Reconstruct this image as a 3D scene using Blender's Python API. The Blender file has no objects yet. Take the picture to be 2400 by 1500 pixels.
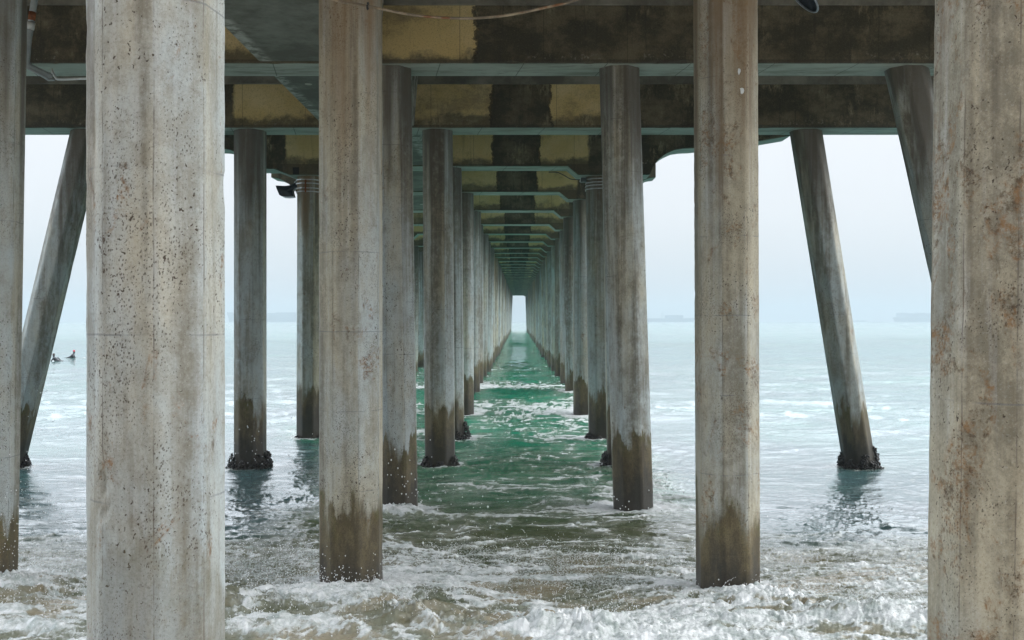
import bpy, bmesh, math, random
import numpy as np
from mathutils import Vector, Matrix

SC = bpy.context.scene
COL = SC.collection
rad = math.radians
random.seed(7)
RNG = np.random.default_rng(11)

# ------------------------------------------------------------------ camera
CAM_Z = 2.9                       # camera height over the trough water level (z = 0)
PXF = 2400.0                      # focal length in photo pixels
VX, VY = 1215.0, 752.0            # vanishing point of the pier axis in the photo
cam = bpy.data.cameras.new('camera')
cam.sensor_width = 36; cam.lens = 36
cam.shift_x = -15 / 2400; cam.shift_y = 2 / 2400
cam.clip_start = 0.05; cam.clip_end = 20000
co = bpy.data.objects.new('camera', cam)
co.location = (0, 0, CAM_Z); co.rotation_euler = (rad(90), 0, 0)
COL.objects.link(co); SC.camera = co

# ------------------------------------------------------------------ world: hazy overcast daylight
SUN_EL, SUN_AZ = rad(30), rad(98)
w = bpy.data.worlds.new('World'); SC.world = w; w.use_nodes = True
nt = w.node_tree; nt.nodes.clear()
out = nt.nodes.new('ShaderNodeOutputWorld')
bg = nt.nodes.new('ShaderNodeBackground'); bg.inputs['Strength'].default_value = 0.1
sky = nt.nodes.new('ShaderNodeTexSky'); sky.sky_type = 'NISHITA'; sky.sun_disc = False
sky.sun_elevation = SUN_EL; sky.sun_rotation = SUN_AZ
sky.air_density = 1.0; sky.dust_density = 4.0; sky.ozone_density = 1.0
tc = nt.nodes.new('ShaderNodeTexCoord')
sx = nt.nodes.new('ShaderNodeSeparateXYZ'); nt.links.new(tc.outputs['Generated'], sx.inputs[0])
rp = nt.nodes.new('ShaderNodeValToRGB')
el = rp.color_ramp.elements
el[0].position = 0.0; el[0].color = (0.206, 0.224, 0.240, 1)
el[1].position = 1.0; el[1].color = (0.95, 0.98, 1.0, 1)
for p, c in ((0.03, (0.212, 0.228, 0.243)), (0.10, (0.248, 0.258, 0.270)), (0.185, (0.266, 0.274, 0.286)), (0.29, (0.95, 1.02, 1.12)), (0.5, (1.2, 1.27, 1.36))):
    e = el.new(p); e.color = (*c, 1)
nt.links.new(sx.outputs['Z'], rp.inputs[0])
ml = nt.nodes.new('ShaderNodeMix'); ml.data_type = 'RGBA'; ml.blend_type = 'MULTIPLY'; ml.inputs['Factor'].default_value = 1
nt.links.new(rp.outputs[0], ml.inputs['A']); ml.inputs['B'].default_value = (24, 24, 24, 1)
mx = nt.nodes.new('ShaderNodeMix'); mx.data_type = 'RGBA'; mx.inputs['Factor'].default_value = 0.88
nt.links.new(sky.outputs[0], mx.inputs['A']); nt.links.new(ml.outputs['Result'], mx.inputs['B'])
# the shore side of the sky (behind the camera) is duller than the open sky over the water left and right
mr = nt.nodes.new('ShaderNodeMapRange'); mr.interpolation_type = 'SMOOTHSTEP'
nt.links.new(sx.outputs['Y'], mr.inputs['Value'])
for k, v in (('From Min', -0.75), ('From Max', 0.05), ('To Min', 0.20), ('To Max', 1.0)): mr.inputs[k].default_value = v
ms = nt.nodes.new('ShaderNodeMix'); ms.data_type = 'RGBA'; ms.blend_type = 'MULTIPLY'; ms.inputs['Factor'].default_value = 1
nt.links.new(mx.outputs['Result'], ms.inputs['A']); nt.links.new(mr.outputs[0], ms.inputs['B'])
nt.links.new(ms.outputs['Result'], bg.inputs['Color']); nt.links.new(bg.outputs[0], out.inputs['Surface'])

sun = bpy.data.lights.new('sun', 'SUN'); sun.energy = 1.1; sun.angle = rad(40); sun.color = (1.0, 0.98, 0.95)
so = bpy.data.objects.new('sun', sun); COL.objects.link(so)
sd = Vector((math.sin(SUN_AZ) * math.cos(SUN_EL), math.cos(SUN_AZ) * math.cos(SUN_EL), math.sin(SUN_EL)))
so.rotation_euler = (-sd).to_track_quat('-Z', 'Y').to_euler()
so.location = (0, -20, 30)

SC.view_settings.view_transform = 'Standard'; SC.view_settings.look = 'None'
SC.view_settings.exposure = 0.70; SC.view_settings.gamma = 1.0
SC.render.engine = 'CYCLES'
SC.cycles.use_denoising = True
SC.cycles.max_bounces = 8; SC.cycles.diffuse_bounces = 5; SC.cycles.glossy_bounces = 4
SC.cycles.volume_bounces = 1
SC.cycles.caustics_reflective = False; SC.cycles.caustics_refractive = False

# ------------------------------------------------------------------ helpers
def at(px, py, y):
    """photo pixel at distance y -> world point"""
    return Vector(((px - VX) / PXF * y, y, CAM_Z - (py - VY) / PXF * y))

def tag(o, label=None, cat=None, group=None, kind=None):
    if label: o['label'] = label
    if cat: o['category'] = cat
    if group: o['group'] = group
    if kind: o['kind'] = kind
    return o

def link(name, me, parent=None, loc=None):
    o = bpy.data.objects.new(name, me); COL.objects.link(o)
    if parent is not None: o.parent = parent
    if loc is not None: o.location = loc
    return o

def empty(name, loc=(0, 0, 0)):
    o = bpy.data.objects.new(name, None); COL.objects.link(o); o.location = loc
    return o

def np_mesh(name, v, quads, mats=(), smooth=True, uv=None, attrs=None, matidx=None):
    me = bpy.data.meshes.new(name)
    v = np.asarray(v, dtype=np.float32).reshape(-1, 3)
    quads = np.asarray(quads, dtype=np.int32); k = quads.shape[1]; nf = quads.shape[0]
    me.vertices.add(len(v)); me.vertices.foreach_set('co', v.ravel())
    me.loops.add(nf * k); me.loops.foreach_set('vertex_index', quads.ravel())
    me.polygons.add(nf)
    me.polygons.foreach_set('loop_start', np.arange(0, nf * k, k, dtype=np.int32))
    me.polygons.foreach_set('use_smooth', np.full(nf, smooth, dtype=bool))
    for m in mats: me.materials.append(m)
    if matidx is not None: me.polygons.foreach_set('material_index', np.asarray(matidx, dtype=np.int32))
    if uv is not None:
        l = me.uv_layers.new(name='map'); l.data.foreach_set('uv', np.asarray(uv, dtype=np.float32).ravel())
    for a, d in (attrs or {}).items():
        at_ = me.attributes.new(a, 'FLOAT', 'POINT'); at_.data.foreach_set('value', np.asarray(d, dtype=np.float32).ravel())
    me.update(calc_edges=True); me.validate()
    return me

# ---- gradient noise
def _perm(seed):
    return np.random.default_rng(seed).permutation(512)
_P = {}
def noise2(x, y, seed=0):
    if seed not in _P:
        _P[seed] = (_perm(seed), np.random.default_rng(seed + 999).uniform(0, 2 * math.pi, 512))
    p, g = _P[seed]
    xi = np.floor(x).astype(np.int64); yi = np.floor(y).astype(np.int64)
    xf = x - xi; yf = y - yi
    u = xf * xf * xf * (xf * (xf * 6 - 15) + 10); v = yf * yf * yf * (yf * (yf * 6 - 15) + 10)
    def gr(ix, iy, dx, dy):
        a = g[(p[(ix & 511)] + iy) & 511]
        return np.cos(a) * dx + np.sin(a) * dy
    n00 = gr(xi, yi, xf, yf); n10 = gr(xi + 1, yi, xf - 1, yf)
    n01 = gr(xi, yi + 1, xf, yf - 1); n11 = gr(xi + 1, yi + 1, xf - 1, yf - 1)
    return 1.5 * ((n00 * (1 - u) + n10 * u) * (1 - v) + (n01 * (1 - u) + n11 * u) * v)

def fbm(x, y, oct=4, seed=0, gain=0.5, lac=2.03):
    s = 0; a = 1.0; t = 0
    for i in range(oct):
        s = s + a * noise2(x, y, seed + i); t += a
        a *= gain; x = x * lac + 3.7; y = y * lac - 1.9
    return s / t

def ridged(x, y, oct=4, seed=0, gain=0.5, lac=2.1):
    s = 0; a = 1.0; t = 0
    for i in range(oct):
        s = s + a * (1 - np.abs(noise2(x, y, seed + i))) ** 2; t += a
        a *= gain; x = x * lac + 5.1; y = y * lac - 2.3
    return s / t

def sstep(a, b, x):
    t = np.clip((x - a) / (b - a), 0, 1); return t * t * (3 - 2 * t)

# ---- node helper
class NT:
    def __init__(s, name):
        s.m = bpy.data.materials.new(name); s.m.use_nodes = True
        s.t = s.m.node_tree; s.t.nodes.clear()
        s.out = s.t.nodes.new('ShaderNodeOutputMaterial')
        s.b = s.t.nodes.new('ShaderNodeBsdfPrincipled'); s.t.links.new(s.b.outputs[0], s.out.inputs['Surface'])
    def n(s, typ, **kw):
        nd = s.t.nodes.new('ShaderNode' + typ)
        for k, v in kw.items(): setattr(nd, k, v)
        return nd
    def l(s, a, b): s.t.links.new(a, b)
    def setin(s, sock, v):
        if isinstance(v, bpy.types.NodeSocket): s.l(v, sock)
        elif isinstance(v, (tuple, list)) and len(v) == 3 and sock.type == 'RGBA': sock.default_value = (*v, 1)
        else: sock.default_value = v
    def math(s, op, a, b=0.0, c=0.0, clamp=False):
        nd = s.n('Math', operation=op); nd.use_clamp = clamp
        s.setin(nd.inputs[0], a); s.setin(nd.inputs[1], b); s.setin(nd.inputs[2], c); return nd.outputs[0]
    def vmath(s, op, a, b=(0, 0, 0)):
        nd = s.n('VectorMath', operation=op); s.setin(nd.inputs[0], a); s.setin(nd.inputs[1], b); return nd.outputs[0]
    def scale(s, v, sc):
        return s.vmath('MULTIPLY', v, sc)
    def noise(s, v, scale=1.0, detail=3.0, rough=0.55, dist=0.0):
        nd = s.n('TexNoise'); s.l(v, nd.inputs['Vector']); nd.inputs['Scale'].default_value = scale
        nd.inputs['Detail'].default_value = detail; nd.inputs['Roughness'].default_value = rough
        nd.inputs['Distortion'].default_value = dist; return nd.outputs['Fac']
    def voro(s, v, scale=1.0, rnd=1.0, feat='F1'):
        nd = s.n('TexVoronoi', feature=feat); s.l(v, nd.inputs['Vector']); nd.inputs['Scale'].default_value = scale
        nd.inputs['Randomness'].default_value = rnd; return nd.outputs['Distance']
    def ss(s, x, a, b, lo=0.0, hi=1.0):
        nd = s.n('MapRange'); nd.interpolation_type = 'SMOOTHSTEP'
        s.setin(nd.inputs['Value'], x); s.setin(nd.inputs['From Min'], a); s.setin(nd.inputs['From Max'], b)
        nd.inputs['To Min'].default_value = lo; nd.inputs['To Max'].default_value = hi; return nd.outputs[0]
    def lin(s, x, a, b, lo, hi):
        nd = s.n('MapRange'); s.setin(nd.inputs['Value'], x)
        for k, v in (('From Min', a), ('From Max', b), ('To Min', lo), ('To Max', hi)): nd.inputs[k].default_value = v
        return nd.outputs[0]
    def mix(s, f, a, b, mode='MIX'):
        nd = s.n('Mix', data_type='RGBA', blend_type=mode)
        s.setin(nd.inputs['Factor'], f); s.setin(nd.inputs['A'], a); s.setin(nd.inputs['B'], b); return nd.outputs['Result']
    def bump(s, h, strength=0.5, dist=0.01, nrm=None):
        nd = s.n('Bump'); nd.inputs['Strength'].default_value = strength; s.setin(nd.inputs['Distance'], dist)
        s.l(h, nd.inputs['Height'])
        if nrm is not None: s.l(nrm, nd.inputs['Normal'])
        return nd.outputs[0]
    def sep(s, v):
        nd = s.n('SeparateXYZ'); s.l(v, nd.inputs[0]); return nd.outputs
    def comb(s, x, y, z):
        nd = s.n('CombineXYZ')
        for i, q in enumerate((x, y, z)): s.setin(nd.inputs[i], q)
        return nd.outputs[0]
    def fin(s, col=None, rough=None, nrm=None, spec=None, metal=None):
        if col is not None: s.setin(s.b.inputs['Base Color'], col)
        if rough is not None: s.setin(s.b.inputs['Roughness'], rough)
        if nrm is not None: s.l(nrm, s.b.inputs['Normal'])
        if spec is not None: s.setin(s.b.inputs['Specular IOR Level'], spec)
        if metal is not None: s.setin(s.b.inputs['Metallic'], metal)
        return s.m

# ------------------------------------------------------------------ materials
def mat_pile():
    s = NT('weathered_pile_concrete')
    tcn = s.n('TexCoord'); P0 = tcn.outputs['Object']; oi = s.n('ObjectInfo')
    r = oi.outputs['Random']
    off = s.comb(s.math('MULTIPLY', r, 97.0), s.math('MULTIPLY', r, 53.0), s.math('MULTIPLY', r, 31.0))
    P = s.vmath('ADD', P0, off)
    z = s.sep(P0)[2]
    uvn = s.n('UVMap'); uvn.uv_map = 'map'
    u = s.sep(uvn.outputs[0])[0]
    face = s.math('FLOOR', u)
    wn = s.n('TexWhiteNoise', noise_dimensions='2D'); s.l(s.comb(face, r, 0.0), wn.inputs['Vector'])
    ft = wn.outputs['Value']
    wpos = s.sep(s.n('NewGeometry').outputs['Position'])
    # ground tone
    def oattr(nm):
        a = s.n('Attribute', attribute_type='OBJECT'); a.attribute_name = nm; return a.outputs['Fac']
    warmth = oattr('warmth'); rusty = oattr('rustiness')
    blot = s.noise(s.scale(P, (1.6, 1.6, 0.55)), 1.0, 6, 0.65)
    warm = s.ss(s.math('ADD', s.math('ADD', blot, s.math('MULTIPLY', ft, 0.22)), s.math('MULTIPLY', warmth, 0.30)), 0.50, 0.92)
    col = s.mix(warm, (0.385, 0.44, 0.455), (0.425, 0.385, 0.285))
    tone = s.math('MULTIPLY', s.lin(wn.outputs['Color'], 0.0, 1.0, 0.86, 1.12), oattr('tone'))
    col = s.mix(1.0, col, s.comb(tone, tone, tone), 'MULTIPLY')
    # clouding and mottling
    cld = s.noise(s.scale(P, (2.6, 2.6, 1.5)), 1.0, 9, 0.72, 0.3)
    col = s.mix(s.ss(cld, 0.44, 0.68, 0, 0.62), col, (0.195, 0.180, 0.130))
    st = s.noise(s.scale(P, (11, 11, 0.55)), 1.0, 6, 0.68)
    col = s.mix(s.ss(st, 0.50, 0.70, 0, .42), col, (0.19, 0.172, 0.125))
    st3 = s.noise(s.scale(P, (3.6, 3.6, 0.16)), 1.0, 5, 0.6)
    mot = s.noise(s.scale(P, (9, 9, 7)), 1.0, 8, 0.78)
    col = s.mix(s.math('MULTIPLY', s.ss(st3, 0.50, 0.64, 0, .75), s.ss(mot, 0.36, 0.58, 0.35, 1.0)), col, (0.125, 0.110, 0.074))
    st2 = s.noise(s.scale(P, (20, 20, 0.8)), 1.0, 4, 0.6)
    col = s.mix(s.math('MULTIPLY', s.ss(st2, 0.52, 0.70), 0.22), col, (0.52, 0.54, 0.56))
    col = s.mix(s.ss(mot, 0.48, 0.70, 0, 0.5), col, (0.20, 0.185, 0.14))
    gr = s.noise(P, 70, 7, 0.85)
    col = s.mix(s.ss(gr, 0.50, 0.66, 0, 0.6), col, (0.125, 0.110, 0.082))
    col = s.mix(s.ss(gr, 0.34, 0.46, 0.35, 0.0), col, (0.55, 0.56, 0.56))
    # form seams at the arrises
    fr = s.math('FRACT', s.math('ADD', u, s.math('MULTIPLY', s.math('SUBTRACT', s.noise(s.scale(P, (3, 3, 2)), 1, 3), 0.5), 0.05)))
    seam = s.math('LESS_THAN', fr, 0.028)
    seam = s.math('MULTIPLY', seam, s.ss(s.noise(s.scale(P, (2, 2, 3)), 1, 5, 0.7), 0.42, 0.6))
    col = s.mix(s.math('MULTIPLY', seam, 0.7), col, (0.10, 0.085, 0.07))
    # casting joints
    zj = s.math('ADD', s.math('DIVIDE', z, 0.77), s.math('ADD', s.math('MULTIPLY', r, 9.0), s.math('MULTIPLY', s.noise(P, 3, 2), 0.03)))
    jo = s.math('LESS_THAN', s.math('FRACT', zj), 0.012)
    jo = s.math('MULTIPLY', jo, s.ss(s.noise(s.scale(P, (2, 2, 1.3)), 1, 4, 0.7), 0.46, 0.58))
    col = s.mix(s.math('MULTIPLY', jo, 0.55), col, (0.13, 0.14, 0.15))
    # pits
    pd = s.voro(s.vmath('ADD', s.scale(P, (1, 1, 0.75)), s.scale(s.comb(s.noise(P, 33, 2), s.noise(s.vmath('ADD', P, (3, 5, 7)), 33, 2), s.noise(s.vmath('ADD', P, (9, 1, 4)), 26, 2)), (0.05, 0.05, 0.09))), 34)
    dens = s.noise(s.scale(P, (2.3, 2.3, 1.1)), 1.0, 3, 0.6)
    th = s.ss(dens, 0.36, 0.66, 0.03, 0.23)
    pit = s.math('SUBTRACT', 1.0, s.ss(s.math('SUBTRACT', pd, th), -0.05, 0.03))
    pd2 = s.voro(s.vmath('ADD', s.scale(P, (1, 1, 0.7)), s.scale(s.comb(mot, gr, mot), (0.03, 0.03, 0.05))), 75)
    th2 = s.ss(s.noise(s.scale(P, (3.1, 3.1, 1.5)), 1.0, 3, 0.6), 0.38, 0.66, 0.03, 0.31)
    pit2 = s.math('SUBTRACT', 1.0, s.ss(s.math('SUBTRACT', pd2, th2), -0.05, 0.03))
    pits = s.math('MAXIMUM', pit, s.math('MULTIPLY', pit2, 0.8))
    col = s.mix(s.math('MULTIPLY', pits, 0.95), col, (0.045, 0.029, 0.016))
    # rust bleeding
    rlo = s.math('SUBTRACT', 0.66, s.math('MULTIPLY', rusty, 0.165))
    rs = s.math('MULTIPLY', s.ss(s.math('SUBTRACT', s.noise(s.scale(P, (3.4, 3.4, 1.9)), 1, 6, 0.7, 0.6), rlo), 0.0, 0.07),
                s.ss(s.noise(P, 24, 6, 0.82), 0.42, 0.62))
    rcol = s.mix(s.ss(s.noise(P, 11, 4, 0.7), 0.40, 0.62), (0.225, 0.115, 0.040), (0.070, 0.044, 0.020))
    col = s.mix(s.math('MULTIPLY', rs, 0.9), col, rcol)
    # broad brown-black scabs
    scab = s.math('MULTIPLY', s.ss(s.math('SUBTRACT', s.noise(s.scale(s.vmath('ADD', P, (5, 9, 2)), (2.2, 2.2, 1.3)), 1, 8, 0.75, 0.5), s.math('SUBTRACT', 0.70, s.math('MULTIPLY', rusty, 0.11))), 0.0, 0.08), s.ss(gr, 0.40, 0.54, 0.35, 1.0))
    col = s.mix(s.math('MULTIPLY', scab, 0.85), col, (0.085, 0.062, 0.034))
    # run-off grime from the deck
    gz = s.math('ADD', z, s.math('MULTIPLY', s.math('SUBTRACT', s.noise(s.scale(P, (5, 5, 0.25)), 1, 4, 0.6), 0.5), 7.0))
    stripe = s.math('MULTIPLY', s.ss(s.noise(s.scale(P, (4.6, 4.6, 0.07)), 1, 4, 0.6), 0.50, 0.60), s.ss(z, 1.2, 6.2, 0.0, 0.8))
    col = s.mix(s.math('MULTIPLY', stripe, s.ss(mot, 0.34, 0.54, 0.5, 1.0)), col, (0.085, 0.070, 0.050))
    gm = s.ss(gz, 4.3, 6.8, 0, 0.88)
    gcol = s.mix(s.ss(warmth, 0.1, 0.5), (0.085, 0.073, 0.054), (0.21, 0.135, 0.066))
    col = s.mix(gm, col, gcol)
    # tide band: wet, brown and olive, with a ragged top edge
    tide = s.lin(wpos[1], 9.0, 21.0, 1.02, 1.28)
    near = s.ss(wpos[1], 4.0, 9.0, 0.75, 0.0)
    tide = s.math('ADD', tide, near)
    tide = s.math('ADD', tide, oattr('tide_shift'))
    rag = s.math('ADD', s.math('MULTIPLY', s.math('SUBTRACT', s.noise(s.scale(P, (5, 5, 0.8)), 1, 5, 0.65), 0.5), 1.3),
                 s.math('MULTIPLY', s.math('SUBTRACT', s.noise(s.scale(P, (15, 15, 6)), 1, 6, 0.78), 0.5), 0.45))
    h = s.math('SUBTRACT', s.math('ADD', tide, rag), z)
    soft = s.ss(s.noise(s.scale(P, (3, 3, 0.7)), 1, 2), 0.42, 0.58, 0.08, 0.45)
    band = s.ss(s.math('DIVIDE', h, soft), 0.0, 1.0)
    nearf = s.ss(wpos[1], 5.5, 9.0, 0.32, 1.0)
    brown = s.mix(s.ss(s.noise(s.scale(P, (4, 4, 1.5)), 1, 7, 0.75), 0.38, 0.60), (0.066, 0.045, 0.014), (0.155, 0.120, 0.055))
    green = s.mix(s.ss(s.noise(P, 7, 6, 0.75), 0.44, 0.58), brown, (0.085, 0.075, 0.012))
    tcol = s.mix(s.ss(h, 0.05, 0.42), green, brown)
    h2 = s.math('ADD', h, s.math('MULTIPLY', s.math('SUBTRACT', mot, 0.5), 0.8))
    tcol = s.mix(s.ss(h2, 0.30, 1.0), tcol, (0.026, 0.020, 0.012))
    tcol = s.mix(s.ss(gr, 0.48, 0.62, 0, 0.65), tcol, (0.018, 0.015, 0.010))
    tcol = s.mix(s.ss(gr, 0.36, 0.44, 0.18, 0.0), tcol, (0.22, 0.19, 0.13))
    col = s.mix(s.math('MULTIPLY', band, s.math('MULTIPLY', nearf, 0.95)), col, tcol)
    rough = s.math('SUBTRACT', 0.66, s.math('MULTIPLY', band, 0.22))
    hgt = s.math('SUBTRACT', s.math('ADD', s.math('MULTIPLY', gr, 0.35), s.math('MULTIPLY', mot, 0.6)), s.math('MULTIPLY', pits, 1.3))
    hgt = s.math('SUBTRACT', hgt, s.math('MULTIPLY', s.math('MAXIMUM', seam, jo), 0.6))
    return s.fin(col, rough, s.bump(hgt, 0.5, 0.007), 0.42)

def mat_beam():
    """crossbeam faces: tan coating in the inner bays, a dark bare strip at mid span, black grime outside"""
    s = NT('stained_crossbeam_concrete')
    g = s.n('NewGeometry'); W = g.outputs['Position']; x, y, z = s.sep(W)
    oi = s.n('ObjectInfo'); r = oi.outputs['Random']
    off = s.comb(s.math('MULTIPLY', r, 77.0), 0.0, s.math('MULTIPLY', r, 41.0))
    P = s.vmath('ADD', W, off)
    wob = s.math('ADD', s.math('MULTIPLY', s.math('SUBTRACT', s.noise(P, 3.2, 7, 0.8), 0.5), 0.36), s.math('MULTIPLY', s.math('SUBTRACT', r, 0.5), 0.12))
    xw = s.math('ADD', x, wob)
    # height over the beam bottom: the deck climbs 0.052 m per bent beyond the eighth
    rise = s.math('MULTIPLY', s.math('MAXIMUM', s.math('SUBTRACT', s.math('DIVIDE', y, 4.97), 8.0), 0.0), 0.052)
    h = s.math('SUBTRACT', s.math('SUBTRACT', z, 6.652), rise)
    dirty = s.noise(s.scale(P, (1.6, 1.6, 2.2)), 1, 6, 0.68)
    stv = s.noise(s.scale(P, (9, 9, 0.7)), 1, 5, 0.65)
    dark = s.mix(s.ss(dirty, 0.42, 0.66), (0.055, 0.051, 0.034), (0.150, 0.130, 0.083))
    scuff = s.math('MULTIPLY', s.ss(s.noise(s.scale(P, (2.2, 2.2, 1.4)), 1, 4, 0.6), 0.50, 0.68), s.ss(s.noise(s.scale(P, (14, 14, 5)), 1, 8, 0.85), 0.46, 0.58))
    dark = s.mix(s.math('MULTIPLY', scuff, 0.75), dark, (0.34, 0.29, 0.18))
    dark = s.mix(s.math('MULTIPLY', s.ss(stv, 0.55, 0.68), 0.5), dark, (0.030, 0.028, 0.022))
    tan = s.mix(s.ss(s.noise(P, 1.3, 5, 0.6), 0.38, 0.66), (0.60, 0.465, 0.21), (0.68, 0.55, 0.29))
    tan = s.mix(s.ss(stv, 0.56, 0.72, 0, 0.4), tan, (0.22, 0.17, 0.09))
    tan = s.mix(s.ss(s.noise(P, 60, 4, 0.7), 0.6, 0.7, 0, 0.35), tan, (0.12, 0.09, 0.05))
    panel = s.math('MULTIPLY', s.ss(xw, -5.62, -5.54), s.math('SUBTRACT', 1.0, s.ss(xw, 1.72, 1.80)))
    # the nearest bent is bare to the right of mid span
    nearb = s.math('LESS_THAN', y, 17.0)
    cut = s.math('MULTIPLY', nearb, s.math('GREATER_THAN', xw, -0.5))
    panel = s.math('MULTIPLY', panel, s.math('SUBTRACT', 1.0, cut))
    mid = s.math('LESS_THAN', s.math('ABSOLUTE', xw), 0.56)
    panel = s.math('MULTIPLY', panel, s.math('SUBTRACT', 1.0, mid))
    fade_ = s.ss(s.noise(s.scale(P, (0.7, 1, 1.0)), 1, 6, 0.75), 0.30, 0.50, 0.35, 1.0)
    panel = s.math('MULTIPLY', panel, fade_)
    # grime creeps up from the bottom edge, higher towards mid span
    crp = s.math('ADD', s.math('MULTIPLY', s.math('SUBTRACT', s.noise(s.scale(P, (1.3, 1.3, 1.3)), 1, 6, 0.7), s.lin(r, 0.0, 1.0, 0.36, 0.46)), 0.85), 0.10)
    gl = s.ss(s.math('SUBTRACT', h, crp), -0.05, 0.10)
    panel = s.math('MULTIPLY', panel, s.math('ADD', s.math('MULTIPLY', gl, 0.85), 0.15))
    far = s.ss(y, 80.0, 180.0, 1.0, 0.85)
    panel = s.math('MULTIPLY', panel, far)
    col = s.mix(panel, dark, tan)
    # cracks at the patch edges
    edge = s.math('MULTIPLY', s.math('LESS_THAN', s.math('ABSOLUTE', s.math('SUBTRACT', s.math('ABSOLUTE', xw), 0.575)), 0.022), s.math('LESS_THAN', h, 0.83))
    edge = s.math('MULTIPLY', edge, s.math('SUBTRACT', 1.0, s.math('MULTIPLY', nearb, s.math('GREATER_THAN', x, 0.0))))
    col = s.mix(s.math('MULTIPLY', edge, 0.8), col, (0.015, 0.013, 0.01))
    # efflorescence along the bottom
    ef = s.math('MULTIPLY', s.math('MULTIPLY', s.ss(h, 0.02, 0.06), s.math('SUBTRACT', 1.0, s.ss(h, 0.10, 0.2))), s.ss(s.noise(s.scale(P, (16, 16, 16)), 1, 5, 0.8), 0.55, 0.66))
    ef = s.math('MULTIPLY', ef, s.ss(s.noise(P, 1.1, 2), 0.45, 0.6))
    col = s.mix(s.math('MULTIPLY', ef, 0.55), col, (0.42, 0.40, 0.33))
    lip = s.math('LESS_THAN', h, 0.055)
    col = s.mix(s.math('MULTIPLY', lip, 0.55), col, (0.05, 0.045, 0.035))
    # board joints
    bj = s.math('LESS_THAN', s.math('FRACT', s.math('ADD', s.math('DIVIDE', x, 1.22), s.math('MULTIPLY', r, 3.0))), 0.010)
    col = s.mix(s.math('MULTIPLY', bj, 0.45), col, (0.03, 0.027, 0.02))
    hg = s.math('ADD', s.noise(P, 22, 8, 0.85), s.math('MULTIPLY', dirty, 1.0))
    grn = s.noise(P, 45, 7, 0.85)
    col = s.mix(s.ss(grn, 0.5, 0.64, 0, 0.5), col, (0.03, 0.027, 0.02))
    col = s.mix(s.ss(grn, 0.36, 0.46, 0.22, 0.0), col, (0.38, 0.34, 0.24))
    hg = s.math('SUBTRACT', hg, s.math('MULTIPLY', edge, 0.8))
    return s.fin(col, 0.9, s.bump(hg, 0.6, 0.012), 0.25)

def mat_soffit():
    s = NT('pale_soffit_concrete')
    g = s.n('NewGeometry'); P = g.outputs['Position']; x, y, z = s.sep(P)
    n1 = s.noise(s.scale(P, (0.8, 3.0, 1)), 1, 6, 0.7)
    col = s.mix(s.ss(n1, 0.40, 0.66), (0.38, 0.41, 0.365), (0.22, 0.235, 0.195))
    n2 = s.noise(s.scale(P, (2.2, 9, 1)), 1, 6, 0.75)
    col = s.mix(s.ss(n2, 0.56, 0.70, 0, 0.7), col, (0.09, 0.09, 0.07))
    bj = s.math('LESS_THAN', s.math('FRACT', s.math('ADD', s.math('DIVIDE', x, 1.22), s.math('MULTIPLY', y, 0.13))), 0.012)
    col = s.mix(s.math('MULTIPLY', bj, 0.7), col, (0.05, 0.05, 0.045))
    return s.fin(col, 0.85, s.bump(s.noise(P, 30, 5, 0.75), 0.4, 0.01), 0.3)

def mat_girder():
    s = NT('dark_girder_concrete')
    g = s.n('NewGeometry'); P = g.outputs['Position']; x, y, z = s.sep(P)
    n1 = s.noise(s.scale(P, (1.2, 1.2, 1)), 1, 6, 0.7)
    col = s.mix(s.ss(n1, 0.38, 0.66), (0.105, 0.105, 0.085), (0.20, 0.205, 0.175))
    ed = s.math('MULTIPLY', s.ss(s.math('ABSOLUTE', s.math('ADD', x, 2.92)), 0.62, 0.74), s.ss(s.noise(P, 4, 5, 0.7), 0.42, 0.58))
    col = s.mix(s.math('MULTIPLY', ed, 0.8), col, (0.42, 0.42, 0.38))
    sp = s.voro(s.scale(P, (1, 0.8, 1)), 0.9)
    ring = s.math('MULTIPLY', s.math('LESS_THAN', sp, 0.11), 1.0)
    col = s.mix(s.math('MULTIPLY', ring, 0.7), col, (0.50, 0.48, 0.40))
    return s.fin(col, 0.88, s.bump(s.noise(P, 24, 5, 0.75), 0.4, 0.012), 0.25)

def mat_deck():
    s = NT('deck_concrete')
    g = s.n('NewGeometry'); P = g.outputs['Position']
    n1 = s.noise(s.scale(P, (1.0, 1.0, 1)), 1, 6, 0.7)
    col = s.mix(s.ss(n1, 0.38, 0.66), (0.12, 0.115, 0.095), (0.26, 0.25, 0.21))
    return s.fin(col, 0.9, s.bump(s.noise(P, 24, 5, 0.75), 0.4, 0.012), 0.25)

def mat_mussel():
    s = NT('mussel_shell')
    P = s.n('TexCoord').outputs['Object']
    col = s.mix(s.ss(s.noise(P, 30, 4, 0.7), 0.45, 0.68), (0.012, 0.012, 0.013), (0.075, 0.065, 0.05))
    return s.fin(col, 0.45, s.bump(s.noise(P, 60, 4, 0.7), 0.8, 0.01), 0.5)

def mat_simple(name, col, rough=0.5, metal=0.0, var=0.25, sc=14.0, rust=None, spec=0.5):
    s = NT(name); P = s.n('TexCoord').outputs['Object']
    n1 = s.noise(P, sc, 5, 0.7)
    c = s.mix(s.ss(n1, 0.4, 0.65), tuple(v * (1 - var) for v in col), tuple(min(1, v * (1 + var)) for v in col))
    if rust: c = s.mix(s.ss(s.noise(P, rust[1], 4, 0.7), rust[2], rust[2] + 0.12), c, rust[0])
    return s.fin(c, rough, s.bump(n1, 0.15, 0.004), spec, metal)

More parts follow.
